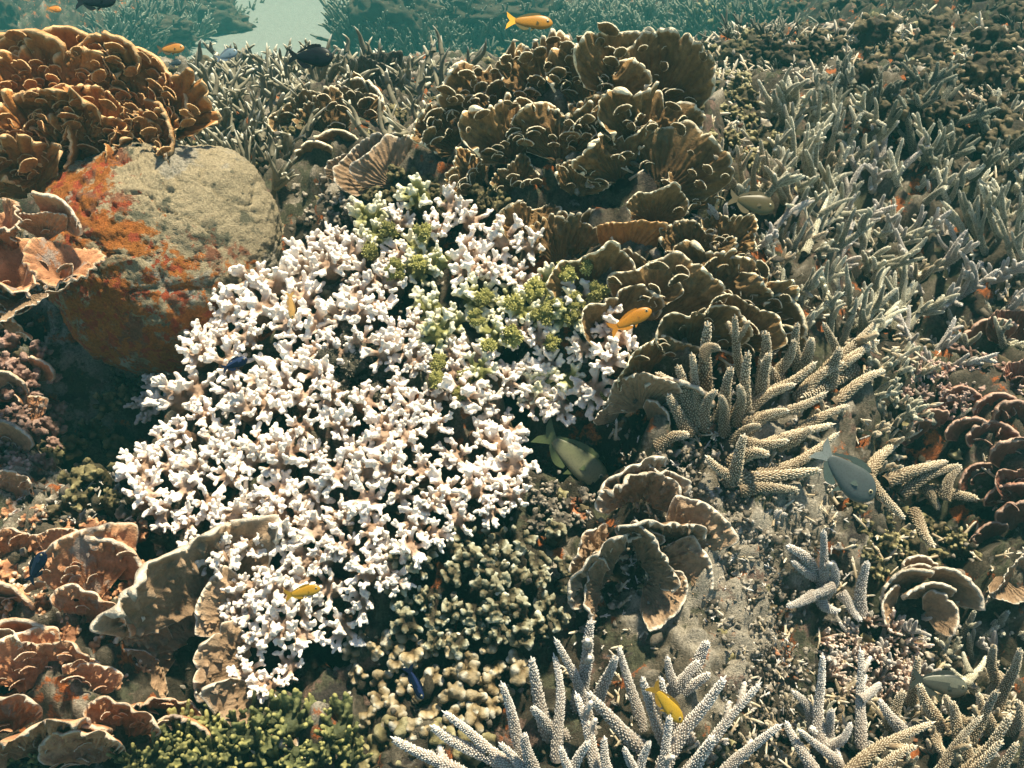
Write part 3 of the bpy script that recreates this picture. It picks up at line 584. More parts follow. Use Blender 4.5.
plates('plate_coral', 'flat beige brown disc of coral below the maroon pile at the right edge', [(1005, 590, 40, -50, 34, 0, FAN[4]), (1000, 575, 36, 160, 32, 0, FAN[6]), (1015, 580, 34, 60, 32, 0, FAN[1])], 'cup', 22, hgt=.015)
plates('plate_coral', 'rosette of small rounded brown plates in the lower right', [
    (905, 590, 30, -35, 14, 0, LOBE[0]), (920, 598, 30, 0, 24, 0, LOBE[1]), (938, 590, 32, 42, 14, 0, LOBE[2]), (915, 575, 24, 5, 4, 0, LOBE[3]), (895, 605, 24, -70, 14, 0, LOBE[1]), (925, 612, 28, 70, 19, 0, LOBE[0]), (910, 580, 20, -20, 2, 0, LOBE[2])], 'cup', 23, hgt=.01)
plates('plate_coral', 'dark maroon plate in shade at the right edge under the vertical staghorn tips', [(1010, 345, 40, 10, 2, 0, FAN[2]), (985, 350, 30, -20, 2, 0, LOBE[0])], 'maroon', 24)

# ------------------------------------------------------------------ the white branching coral
POLY = [(235, 285), (290, 262), (330, 230), (385, 203), (432, 193), (482, 222), (520, 238), (562, 275), (600, 298), (614, 340), (608, 372), (582, 398), (545, 425), (505, 425), (518, 462), (515, 500), (470, 525), (420, 545), (385, 590), (355, 625), (322, 640), (300, 678), (255, 682), (235, 650), (232, 600), (225, 570), (195, 540), (150, 525), (136, 480), (138, 425), (158, 398), (160, 350), (190, 318)]
GAPS = [ell(352, 372, 30, 34), ell(500, 322, 22, 12), ell(560, 280, 16, 10), ell(385, 225, 12, 8), ell(268, 418, 15, 11), ell(302, 498, 14, 11), ell(335, 570, 12, 10), ell(212, 470, 10, 8)]
random.seed(5)
wpts = [q for q in poisson(POLY, 22.3, 3, 14000, GAPS)][:300]
def white_mat(x, y):
    g = max(math.exp(-(((x - a) / b) ** 2 + ((y - c) / d) ** 2)) for a, b, c, d in ((520, 75, 305, 50), (405, 45, 245, 40), (455, 34, 375, 30)))
    return 'white_green' if random.Random(int(x * 31 + y * 17)).random() < g * .85 else 'white'
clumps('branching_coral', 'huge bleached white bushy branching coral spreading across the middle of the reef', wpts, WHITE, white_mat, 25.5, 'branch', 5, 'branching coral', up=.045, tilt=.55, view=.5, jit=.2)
clumps('turf_patch', 'grey fuzzy turf growing in the bare hollow of the white coral', poisson(GAPS[0], 17, 4, 1500), TUFT, 'turf', 17, 'tuft', 6, 'algal turf', up=.02)
clumps('green_algae', 'bright green algae tuft over the right shoulder of the white coral', poisson(ell(568, 286, 34, 24), 21, 5, 1500), TUFT, 'algae', 14, 'tuft', 7, 'algae', up=.06)
clumps('green_algae', 'wide olive green algae patch amid the right half of the white coral', poisson(ell(515, 318, 62, 32), 25, 6, 2500), TUFT, 'algae', 14, 'tuft', 8, 'algae', up=.062)
clumps('green_algae', 'green algae on the upper left crest of the white coral', poisson(ell(400, 250, 32, 32), 24, 7, 1500), TUFT, 'algae', 13, 'tuft', 9, 'algae', up=.06)
clumps('green_algae', 'dull green algae clump just left of the lower white fingers', poisson(ell(455, 375, 26, 22), 22, 8, 1500), TUFT, 'algae', 13, 'tuft', 10, 'algae', up=.055)
clumps('green_algae', 'small yellow green algae tuft on the rock under the right tip of the white coral', [(595, 402), (604, 396)], TUFT, 'algae', 10, 'tuft', 11, 'algae', up=.01)

# ------------------------------------------------------------------ knob corals
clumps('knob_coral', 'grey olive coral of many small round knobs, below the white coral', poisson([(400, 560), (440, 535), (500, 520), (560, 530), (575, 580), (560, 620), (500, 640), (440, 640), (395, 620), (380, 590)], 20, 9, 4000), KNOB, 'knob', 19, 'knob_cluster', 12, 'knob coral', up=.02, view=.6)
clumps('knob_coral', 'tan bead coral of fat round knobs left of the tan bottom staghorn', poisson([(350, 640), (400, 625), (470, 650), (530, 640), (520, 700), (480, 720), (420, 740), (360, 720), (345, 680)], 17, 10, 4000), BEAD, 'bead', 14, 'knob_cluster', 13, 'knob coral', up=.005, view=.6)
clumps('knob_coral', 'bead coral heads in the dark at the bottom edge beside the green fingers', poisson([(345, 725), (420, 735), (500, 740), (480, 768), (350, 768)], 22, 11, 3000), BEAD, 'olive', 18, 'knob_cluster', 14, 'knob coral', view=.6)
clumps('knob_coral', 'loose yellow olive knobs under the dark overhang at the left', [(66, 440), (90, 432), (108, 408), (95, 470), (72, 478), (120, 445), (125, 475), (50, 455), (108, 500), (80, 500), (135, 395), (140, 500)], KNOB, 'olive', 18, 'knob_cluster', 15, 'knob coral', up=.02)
clumps('knob_coral', 'dark green knobbly head touching the left end of the frilly coral', poisson(ell(465, 200, 46, 20), 17, 12, 2000), KNOB, 'olive', 15, 'knob_cluster', 16, 'knob coral', up=.02)
clumps('knob_coral', 'mossy knobbly head in front of the round ribbed fan', poisson(ell(395, 190, 40, 24), 16, 13, 2000), KNOB, 'olive', 14, 'knob_cluster', 17, 'knob coral', up=.015)
clumps('knob_coral', 'pale grey lumpy head between the boulder and the white coral', poisson(ell(322, 200, 34, 24), 18, 14, 2000), LUMP, 'rubble', 17, 'lump', 18, 'knob coral', up=.01)
clumps('knob_coral', 'pinkish brown low bushy coral left of the maroon pile', poisson([(905, 370), (940, 350), (1000, 350), (1020, 380), (990, 405), (930, 415), (905, 400)], 15, 15, 3000), WHITE + KNOB, 'mauve', 13, 'tuft', 19, 'bushy coral', up=.01)
clumps('knob_coral', 'rusty pink stubby coral mound in the lower right', poisson([(822, 640), (850, 615), (890, 620), (915, 650), (915, 690), (870, 700), (830, 690)], 15, 16, 3000), FINGER, 'stag_rust', 13, 'tuft', 20, 'bushy coral', up=.005)
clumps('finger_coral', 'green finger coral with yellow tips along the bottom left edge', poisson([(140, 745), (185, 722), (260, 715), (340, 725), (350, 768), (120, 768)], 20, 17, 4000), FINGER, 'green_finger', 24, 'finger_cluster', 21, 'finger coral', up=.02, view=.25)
clumps('finger_coral', 'small dark green finger coral in the bottom left corner', [(8, 755), (25, 765), (45, 762)], FINGER, 'green_finger', 17, 'finger_cluster', 22, 'finger coral', view=.3)
lab = ['brown lumpy coral head under the top edge, right of the frilly coral', 'mossy brown lumpy ridge behind the upper staghorn', 'olive lumpy head in the gap right of the tall fan plates', 'dim brown lumps at the top right corner', 'dark brown lumpy slope at the upper right edge', 'brown lumpy head left of the upper right staghorn', 'brown crusted shelf high on the right slope', 'shaded lumps under the top edge, right of the middle']
for i, (cx, cy, rx, ry, d, mt) in enumerate([(712, 50, 40, 30, 17, 'olive'), (775, 45, 45, 30, 22, 'brown'), (722, 105, 34, 24, 16, 'olive'), (980, 40, 50, 45, 26, 'brown'), (985, 110, 45, 35, 26, 'brown'), (745, 150, 36, 20, 16, 'olive'), (905, 90, 50, 40, 26, 'brown'), (860, 25, 50, 30, 25, 'brown')]):
    clumps('lumpy_coral', lab[i], poisson(ell(cx, cy, rx, ry), d, 30 + i, 2500), LUMP + KNOB[:3], mt, d, 'lump', 30 + i, 'lumpy coral', group='lumpy brown coral heads on the upper right slope', up=.01, tilt=.6)
for i, (cx, cy, rx, ry, l) in enumerate([(290, 120, 24, 20, 'small olive clump left of the brown leafy head'), (420, 120, 34, 14, 'tan crusted knobs just left of the frilly coral top'), (250, 190, 14, 26, 'shaded olive knobs hard against the boulder shoulder'), (480, 60, 20, 10, 'low olive knobs behind the frilly coral crest')]):
    clumps('knob_coral', l, poisson(ell(cx, cy, rx, ry), 13, 50 + i, 2500), KNOB, 'olive', 12, 'knob_cluster', 50 + i, 'knob coral', up=.01)

clumps('knob_coral', 'pinkish brown knobbly growth at the left edge under the cup shaped plates', poisson([(0, 335), (45, 350), (60, 400), (55, 470), (0, 480)], 18, 60, 3000), KNOB + LUMP[:2], 'mauve', 16, 'knob_cluster', 60, 'knob coral', up=.01)
clumps('knob_coral', 'orange brown crusted lumps between the left plates and the grey tan curved plate', poisson([(0, 500), (60, 520), (140, 530), (150, 600), (130, 700), (60, 660), (0, 640)], 24, 61, 3000), LUMP, 'peach', 17, 'lump', 61, 'knob coral', up=.0)
clumps('knob_coral', 'brown crusted lumps along the foot of the orange boulder', poisson([(100, 350), (160, 330), (190, 345), (160, 385), (120, 385)], 17, 62, 3000), LUMP, 'brown', 15, 'lump', 62, 'knob coral', up=.0)
clumps('lumpy_coral', 'grey crusted knobs between the fish with the dark back and the folded cup coral', poisson([(520, 470), (560, 480), (590, 500), (570, 530), (530, 520)], 16, 63, 3000), LUMP + KNOB, 'rubble', 13, 'lump', 63, 'lumpy coral', up=.0)
clumps('lumpy_coral', 'small brown knobs under the tan beaded staghorn', poisson([(650, 440), (730, 470), (790, 500), (760, 540), (700, 500)], 18, 64, 3000), LUMP + KNOB, 'rubble', 13, 'lump', 64, 'lumpy coral', up=.0)
clumps('lumpy_coral', 'dusty lumps in the dark ground above the brown rosette', poisson([(850, 500), (900, 530), (960, 520), (960, 560), (880, 570), (850, 540)], 19, 65, 3000), LUMP + KNOB, 'olive', 14, 'lump', 65, 'lumpy coral', up=.0)
# ------------------------------------------------------------------ staghorns placed branch by branch
stag_px('pale tan staghorn coral with long pointed branches at the bottom centre', [
    (391, 735, 480, 785), (429, 726, 510, 768, .06), (442, 709, 520, 768, .07), (502, 680, 530, 765, .09), (524, 732, 534, 775), (531, 655, 548, 730, .08), (554, 637, 590, 725, .10), (553, 652, 556, 750, .08),
    (594, 616, 580, 705, .11), (616, 655, 597, 705, .09), (586, 690, 640, 745, .09), (617, 647, 640, 725, .08), (641, 675, 665, 740, .09), (660, 676, 686, 735, .09), (667, 656, 686, 695, .06), (708, 640, 694, 682, .05),
    (728, 676, 668, 762, .10), (762, 682, 690, 768, .10), (784, 724, 725, 775, .08), (532, 706, 566, 735, .08), (715, 735, 680, 785, .10), (710, 673, 672, 695, .06), (604, 735, 615, 790, .08, .03), (575, 690, 600, 780, .08, .03),
    (650, 740, 640, 800, .09, .03), (560, 745, 575, 800, .08, .03), (700, 660, 672, 690, .05), (590, 740, 570, 800, .09), (625, 745, 650, 785, .09), (498, 742, 540, 790, .05), (670, 715, 655, 790, .09)], 'stag_pale', 1, 7.6)
stag_px('tan beaded staghorn coral with thick branches right of the frilly brown plates', [
    (706, 320, 703, 385, .11), (721, 348, 704, 356, .10, .09), (735, 313, 748, 385, .12), (690, 352, 700, 420, .09), (677, 364, 694, 420, .08), (732, 366, 722, 415, .09), (749, 350, 745, 412, .10), (739, 385, 736, 420, .09), (716, 390, 705, 425, .08),
    (828, 390, 748, 418, .06), (818, 361, 755, 398, .06), (797, 384, 752, 408, .06), (836, 424, 742, 458, .05), (840, 430, 765, 470, .05), (812, 427, 780, 445, .05), (823, 470, 735, 478, .05), (745, 433, 730, 480, .07), (790, 440, 742, 440, .05),
    (878, 322, 822, 378, .07), (880, 340, 828, 375, .06), (863, 354, 822, 384, .06), (822, 322, 838, 365, .08), (795, 338, 772, 378, .07), (798, 322, 800, 370, .08), (886, 370, 838, 400, .05), (800, 398, 850, 372, .03), (760, 360, 785, 385, .06), (812, 338, 805, 372, .08),
    (705, 455, 735, 480, .05), (760, 425, 735, 440, .07), (790, 410, 750, 430, .06), (850, 405, 800, 430, .05), (800, 490, 745, 490, .04), (770, 455, 735, 462, .07), (655, 372, 690, 415, .07), (720, 395, 724, 430, .08), (765, 330, 764, 380, .09), (845, 362, 800, 398, .06), (668, 392, 690, 430, .06), (690, 435, 660, 445, .04), (770, 352, 760, 395, .08), (838, 346, 828, 385, .07)], 'stag', 2, 7.0)
stag_px('dusty olive staghorn coral thicket fanned out right of the tan one', [
    (848, 262, 852, 320, .08), (866, 285, 862, 330, .07), (884, 265, 868, 315, .08), (902, 300, 868, 335, .06), (915, 280, 895, 325, .07), (856, 296, 842, 340, .07), (893, 318, 860, 350, .06), (930, 300, 905, 330, .06),
    (838, 290, 830, 335, .07), (822, 265, 828, 310, .08), (872, 255, 876, 300, .08), (895, 270, 886, 310, .06), (908, 250, 902, 300, .07)], 'stag_dark', 3, 3.8, extra=2)
stag_px('grey green staghorn coral reaching up at the upper right with a bright central stem', [
    (775, 85, 786, 118, .10), (782, 80, 788, 116, .11), (794, 76, 789, 118, .11), (770, 95, 782, 122, .09), (812, 90, 796, 122, .10), (818, 86, 812, 132, .11), (816, 68, 820, 88, .12, .10), (826, 72, 821, 90, .12, .10), (850, 62, 853, 82, .12, .10), (866, 92, 862, 118, .11),
    (886, 125, 864, 112, .09), (898, 120, 873, 142, .08), (789, 115, 792, 165, .09), (812, 128, 806, 172, .09), (862, 112, 842, 160, .10), (843, 100, 832, 155, .10), (831, 86, 834, 125, .11), (841, 183, 838, 215, .09), (864, 180, 844, 212, .08),
    (826, 165, 826, 200, .10), (798, 178, 801, 200, .08), (828, 195, 806, 248, .07, .02), (855, 205, 820, 225, .06), (785, 205, 815, 218, .05), (876, 140, 850, 160, .07), (824, 120, 815, 165, .10), (803, 150, 810, 195, .08), (850, 145, 830, 190, .08)], 'stag_dark', 4, 3.7, extra=2)
stag_px('slender pale staghorn spikes between the fan plates and the upper right staghorn', [
    (712, 155, 732, 185, .08), (737, 144, 746, 188, .10), (762, 138, 770, 190, .11), (758, 152, 754, 190, .09), (762, 165, 782, 200, .09), (785, 172, 790, 200, .07), (775, 180, 760, 205, .05)], 'stag', 5, 3.8, extra=1)
stag_px('upright pale staghorn tips standing at the right edge, level with the frilly coral base', [
    (960, 188, 980, 235, .10), (980, 182, 1000, 235, .12), (1003, 183, 1008, 240, .12), (970, 200, 985, 250, .09), (1020, 190, 1015, 250, .12), (990, 205, 1012, 262, .09), (940, 200, 968, 240, .07), (1012, 230, 1030, 275, .08), (917, 112, 926, 150, .10), (945, 126, 934, 152, .08), (926, 130, 934, 160, .08)], 'stag_dark', 6, 3.4, extra=2)
stag_px('rough grey staghorn branch lying across the dark gap near the maroon pile', [
    (962, 465, 905, 492, .05), (962, 466, 945, 496, .05, .04), (980, 500, 930, 492, .04), (940, 510, 925, 488, .03), (948, 462, 890, 480, .04), (935, 548, 915, 515, .02, .03), (905, 520, 870, 480, .03), (900, 440, 870, 470, .04)], 'stag', 7, 7)
stag_px('bleached broken staghorn stub lit bright, above the rusty pink mound', [
    (823, 530, 820, 590, .09), (786, 545, 812, 572, .05), (790, 561, 814, 576, .04), (868, 560, 860, 610, .06), (800, 598, 832, 588, .02, .05), (786, 608, 812, 596, .02, .03), (840, 612, 818, 592, .03), (862, 622, 842, 595, .03), (832, 560, 826, 592, .06)], 'stag_pale', 8, 6.5)
stag_px('pale staghorn coral with two tall upright branches in the lower right corner', [
    (824, 652, 822, 740, .10, .02), (858, 646, 860, 738, .10, .02), (882, 683, 862, 698, .07, .06), (879, 699, 900, 728, .06), (797, 730, 836, 762, .05), (833, 708, 830, 738, .06), (810, 728, 828, 742, .03), (852, 722, 832, 745, .05),
    (792, 690, 812, 724, .04), (785, 720, 812, 768, .04), (836, 745, 845, 800, .02, .0)], 'stag_pale', 9, 6.5)
stag_px('long beaded staghorn branches leaning right along the bottom edge', [
    (936, 722, 850, 775, .06), (918, 745, 870, 785, .06), (902, 768, 860, 800, .06), (919, 655, 912, 700, .08), (919, 683, 938, 724, .07), (951, 700, 962, 745, .06), (905, 690, 890, 725, .06), (950, 760, 935, 725, .02)], 'stag', 10, 7, extra=0)
stag_px('pinkish grey staghorn coral with parallel branches in the bottom right corner', [
    (994, 643, 998, 680, .09), (1022, 648, 1000, 705, .10), (1012, 714, 965, 775, .09), (1000, 690, 960, 750, .09), (978, 692, 992, 730, .07), (1018, 740, 985, 790, .08), (985, 715, 940, 785, .08), (1005, 740, 960, 790, .08), (1020, 700, 1010, 730, .06), (962, 730, 975, 768, .05), (1030, 725, 1020, 775, .07), (945, 695, 960, 720, .05)], 'stag', 11, 6.5, extra=0)
stag_px('bluish grey slender staghorn thicket above the bottom right corner', [
    (975, 610, 960, 640, .05), (968, 632, 972, 665, .05), (990, 600, 965, 605, .04), (1000, 625, 975, 645, .05), (958, 600, 940, 605, .03), (940, 640, 960, 660, .04), (985, 655, 965, 680, .05), (950, 668, 975, 690, .04), (1010, 610, 990, 640, .05)], 'stag_dark', 12, 4.5, extra=1)

# ------------------------------------------------------------------ smaller staghorn colonies that fork on their own
auto = [
 (885, 225, 42, 14, 'stag_dark', 'olive staghorn clump under the dark gap, right of the bright stem'), 
 (905, 170, 38, 14, 'stag_dark', 'thin staghorn bush on the rise right of the grey green one'), (860, 150, 34, 12, 'stag_dark', 'short staghorn spikes nested behind the grey green staghorn'),
 (960, 165, 40, 14, 'stag_dark', 'sprawling staghorn left of the edge, below the dim lumps'), (1005, 150, 34, 10, 'stag_dark', 'shaded staghorn against the right edge, above the upright tips'),
 (890, 40, 26, 10, 'stag_dark', 'small far staghorn near the top right, on the dark ridge'), (945, 55, 26, 10, 'stag_dark', 'faint staghorn sprigs in the top right gloom'),
 (1000, 100, 28, 10, 'stag_dark', 'tiny staghorn tuft lit at the right edge, high up'), 
 (880, 420, 34, 12, 'stag', 'short tan staghorn beside the grey damselfish head'), (900, 395, 38, 12, 'stag_dark', 'flat grey staghorn branches pointing to the pinkish bushy coral'),
 (800, 300, 32, 12, 'stag_dark', 'small staghorn tufts between brown fans and olive thicket'), (850, 330, 32, 12, 'stag', 'tan staghorn tuft behind the thick beaded branches'),
 (770, 255, 30, 10, 'stag', 'beige staghorn sprigs hugging the lower right of the fan plates'), (735, 240, 28, 10, 'stag', 'stubby staghorn growing out of the brown fans'),
 (975, 315, 30, 10, 'stag', 'lit broken staghorn tip in the dark at the right edge'), (890, 350, 34, 12, 'stag_dark', 'grey staghorn clump right of the long beaded tips'),
 (930, 350, 26, 9, 'stag_rust', 'rusty curled staghorn pieces left of the right edge shadow'), (760, 740, 36, 12, 'stag', 'staghorn in half shade between the two bottom colonies'),
 (700, 720, 32, 10, 'stag_pale', 'short pale staghorn clump around the mustard fish'), (650, 700, 30, 9, 'stag_pale', 'pale staghorn stubs left of the mustard fish'),
 (900, 700, 32, 10, 'stag', 'tan staghorn between the rusty mound and the striped dark fish'), (985, 755, 36, 10, 'stag', 'pink tinged staghorn stubs at the bottom right edge'),
 (805, 700, 28, 9, 'stag_dark', 'dim staghorn twigs left of the two tall branches'), (700, 480, 24, 9, 'stag_pale', 'bright broken tips at the foot of the tan beaded staghorn'),
 (780, 470, 30, 9, 'stag', 'tan staghorn stubs under the tail of the grey damselfish'), (900, 520, 22, 7, 'stag', 'broken staghorn stick near the brown rosette'),
 (835, 245, 40, 12, 'stag_pale', 'pale staghorn fork right at the foot of the bright stem'), (790, 225, 36, 10, 'stag', 'tan staghorn prongs in front of the dull olive fish'),
  (865, 215, 36, 12, 'stag', 'warm lit staghorn sprays right of the bright stem'),
 (905, 260, 36, 12, 'stag', 'buff staghorn spray over the upper dark hollow'), (830, 395, 30, 10, 'stag', 'close set tan branch tips at the end of the thick beaded branches'),
 (940, 400, 34, 10, 'stag_dark', 'grey prongs in front of the maroon pile'), (865, 455, 30, 9, 'stag', 'stubby tan prongs above the grey damselfish back'),
 (760, 500, 30, 9, 'stag_pale', 'scattered pale prongs on the sandy rock left of the grey damselfish'), (835, 630, 32, 10, 'stag_pale', 'pale prongs rising from the top of the rusty mound'),
 (930, 640, 34, 10, 'stag_dark', 'blue grey prongs left of the slender bottom right thicket'), (880, 745, 32, 9, 'stag', 'tan prongs under the long leaning branches'),
 (770, 165, 32, 10, 'stag_dark', 'thin grey prongs left of the upper right staghorn'), (1000, 215, 36, 10, 'stag', 'buff prongs pressed to the right edge between the upright tips'),
 (815, 150, 36, 10, 'stag', 'warm prongs in the heart of the upper right staghorn'), (1005, 670, 36, 10, 'stag', 'pinkish prongs at the right edge above the parallel branches'),
 (640, 60, 26, 7, 'stag', 'two beaded spikes poking up over the frilly coral crest'), (445, 100, 26, 9, 'stag_dark', 'pale spikes just left of the frilly coral top'),
]
for i, (px, py, sz, n, mt, l) in enumerate(auto):
    stag_auto(l, px, py + sz * .35, sz * 1.25, n + 6, mt, 100 + i, 3.2 if sz < 30 else 3.7, lean=(.1, -.15, .8), low=sz < 27 and py < 300, spread=1.1)
RM = [(812, 235, 'the bright stem'), (985, 215, 'the upright right edge tips'), (985, 450, 'the maroon pile'), (950, 375, 'the pinkish bushy coral'), (800, 395, 'the thick beaded branches'), (848, 474, 'the grey damselfish'), (820, 120, 'the upper right staghorn'), (870, 655, 'the rusty mound'), (915, 590, 'the brown rosette'), (940, 684, 'the striped dark fish'), (1005, 590, 'the beige disc'), (720, 150, 'the tall fan plates'), (755, 203, 'the dull olive fish'), (820, 560, 'the bleached stub'), (870, 290, 'the dusty olive thicket'), (780, 330, 'the last brown fan'), (985, 700, 'the bottom right branches'), (900, 90, 'the dim shelf')]
def near_of(marks, x, y, seen, words):
    m = min(marks, key=lambda q: (q[0] - x) ** 2 + (q[1] - y) ** 2); dx, dy = x - m[0], y - m[1]
    ph = (('right of ' if dx > 0 else 'left of ') if abs(dx) > abs(dy) else ('in front of ' if dy > 0 else 'behind ')) + m[2]
    k = seen.get(ph, 0); seen[ph] = k + 1
    return '%s%s %s' % (['', 'second ', 'third ', 'fourth ', 'fifth ', 'sixth ', 'seventh ', 'eighth ', 'ninth '][min(k, 8)], words, ph)
R1 = [(735, 175), (790, 90), (860, 70), (1024, 110), (1024, 340), (960, 350), (905, 345), (880, 300), (830, 290), (790, 300), (770, 240)]
R2 = [(880, 330), (920, 330), (905, 400), (880, 440), (850, 430)]
R3 = [(880, 600), (1024, 600), (1024, 768), (800, 768), (790, 700), (840, 700)]
R4 = [(700, 8), (1024, 8), (1024, 100), (860, 65), (790, 80), (760, 40)]
seen2 = {}
for reg, (poly, dist, sz, tone) in enumerate([(R1, 39, 70, ('stag_dark', 'stag_pale', 'stag_dark')), (R2, 26, 36, ('stag', 'stag_dark')), (R3, 33, 46, ('stag_dark', 'stag', 'stag_pale')), (R4, 32, 30, ('stag_murk', 'stag_dark'))]):
    for i, (x, y) in enumerate(poisson(poly, dist, 90 + reg, 3000, [ell(965, 295, 45, 26), ell(862, 208, 30, 12), ell(940, 210, 30, 12), ell(905, 335, 22, 14), ell(750, 120, 24, 30)])):
        mt = tone[(i * 7 + reg) % len(tone)] if not ((y < 150 and x > 850) or (x + y * -.6 > 900)) else 'stag_murk'; wd = {'stag_dark': 'grey olive forked staghorn bush', 'stag': 'tan forked staghorn bush', 'stag_pale': 'pale forked staghorn bush', 'stag_murk': 'dim forked staghorn bush'}[mt]  # top right bushes get the darkened colour in place of gloom and haze
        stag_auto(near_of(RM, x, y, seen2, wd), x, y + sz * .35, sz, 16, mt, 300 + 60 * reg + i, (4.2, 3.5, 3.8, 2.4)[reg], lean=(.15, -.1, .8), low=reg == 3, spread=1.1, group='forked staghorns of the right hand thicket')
rng = random.Random(77)
# the field behind: rows of small colonies going off into the blue
def near(x, y, i):
    marks = [(311, 57, 'the black fish'), (227, 55, 'the grey blue fish'), (171, 49, 'the brownish orange fish'), (330, 130, 'the brown leafy head'), (185, 90, 'the golden coral'), (240, 150, 'the boulder shoulder'), (376, 85, 'the dark grey slab'), (445, 110, 'the frilly coral top')]
    m = min(marks, key=lambda q: (q[0] - x) ** 2 + (q[1] - y) ** 2); dx, dy = x - m[0], y - m[1]
    side = ('right of ' if dx > 0 else 'left of ') if abs(dx) > abs(dy) else ('in front of ' if dy > 0 else 'behind ')
    return side + m[2], math.hypot(dx, dy)
SEEN = {}
bg = [(190, 120), (205, 85), (235, 100), (225, 140), (255, 150), (262, 75), (270, 110), (300, 95), (285, 65), (330, 85), (240, 65), (200, 150), (400, 95), (415, 70), (430, 115), (395, 125), (440, 80), (385, 75), (262, 175), (215, 115), (245, 125), (280, 135), (250, 90), (312, 75), (220, 65), (270, 60), (345, 70), (360, 60), (180, 100)]
for i, (x, y) in enumerate(bg):
    ph, dd = near(x, y, i); k = SEEN.get(ph, 0); SEEN[ph] = k + 1
    w_ = ['grey green staghorn in the bluish thicket %s', 'second hazy staghorn bush of the thicket %s', 'third staghorn bush of the thicket %s', 'fourth staghorn bush of the thicket %s', 'fifth staghorn bush of the thicket %s', 'sixth staghorn bush of the thicket %s', 'seventh staghorn bush of the thicket %s'][min(k, 6)] % ph
    stag_auto(w_, x, y + 18, 74 if y > 70 else 56, 13, 'stag_dark', 200 + i, 4.6, lean=(0, -.1, .8), low=True, group='staghorns in the thicket behind the boulder')
far = [(x + rng.uniform(-9, 9), y + rng.uniform(-4, 4)) for y in (10, 22, 34, 50) for x in range(400, 780, 21) if not (y > 45 and x > 470)] + [(x + rng.uniform(-9, 9), y + rng.uniform(-4, 4)) for y in (8, 22, 34) for x in range(130, 400, 22) if not (245 < x < 350)] + [(x, y) for x, y in ((110, 40), (130, 44), (150, 42), (118, 20), (60, 46), (375, 30), (380, 50))]
def far_proto(seed):
    rng = random.Random(seed); b = Buf()
    for i in range(16):
        a = rng.uniform(0, 6.28); d = nrm([math.cos(a), math.sin(a), rng.uniform(.3, 1.8)]); L = rng.uniform(.5, 1); q = np.array([math.cos(a), math.sin(a), 0]) * rng.uniform(0, .5)
        def add(p0, p1, r):
            V, F_ = ball_tube(p0, p1, r, r * .45, 6, 4); b.add(V, F_, np.clip(np.repeat(np.linspace(.25, 1, len(V) // 6), 6), 0, 1))
        add(q, q + d * L, .065)
        for j in range(3):
            s = q + d * L * rng.uniform(.3, .8); d2 = nrm(d + np.array([rng.uniform(-.8, .8), rng.uniform(-.8, .8), .3])); add(s, s + d2 * L * .4, .05)
    return b.mesh('staghorn_coral')
FARP = [far_proto(i) for i in range(5)]
for i, (x, y) in enumerate(far):
    p = at(x, y + 8); s = m_of(p, rng.uniform(24, 36)); a = rng.uniform(0, 6.28)
    o = link('staghorn_coral', rng.choice(FARP), M_['stag_murk'], None, frame(p - np.array([0, 0, .02]), (0, 0, 1), (math.cos(a), math.sin(a), 0), s))
    tag(o, 'small hazy blue green staghorn in the far field along the top edge', 'staghorn coral', 'far staghorns along the top edge')
# dark reef heads on the sand at the top
def reef_head(px, py, wpx, hpx, label, seed):
    nu, nv = 90, 50; th = np.linspace(0, 2 * math.pi, nu); ph = np.linspace(0.02, math.pi * .62, nv); T, P = np.meshgrid(th, ph)
    x, y, z = np.sin(P) * np.cos(T), np.sin(P) * np.sin(T), np.cos(P)
    r = 1 + .22 * fbm(x * 2 + seed, y * 2, z * 2, 3) + .10 * fbm(x * 7 + seed, y * 7, z * 7, 3)
    c = at(px, py); W = m_of(c, wpx / 2); Hh = m_of(c, hpx)
    V = (np.stack([x * r * W, y * r * W * .7, z * r * Hh], -1)).reshape(-1, 3)
    i = (np.arange(nv - 1)[:, None] * nu + np.arange(nu - 1)[None]).ravel()
    o = link('reef_head', mesh('reef_head', V, np.stack([i, i + nu, i + nu + 1, i + 1], 1), {'tip': np.clip(.5 + .4 * fbm(x * 6, y * 6, z * 6, 2), 0, 1).ravel()}), M_['dark_rock'], None, Matrix.Translation(Vector(c)))
    tag(o, label, 'reef head')
reef_head(150, 34, 90, 18, 'low dim reef head on the far sand above the golden coral', 1)
reef_head(205, 26, 90, 30, 'long hazy reef head behind the orange fish at the top left', 2)
reef_head(395, 34, 90, 46, 'dark hazy reef head at the top edge right of the sand patch', 3)
reef_head(0, 30, 44, 36, 'blue grey rock showing at the top left corner', 4)
reef_head(25, 52, 90, 20, 'brownish low mound at the left edge behind the golden coral', 5)
reef_head(500, 14, 130, 26, 'far blue green mound under the top edge, left of the orange fish', 6)

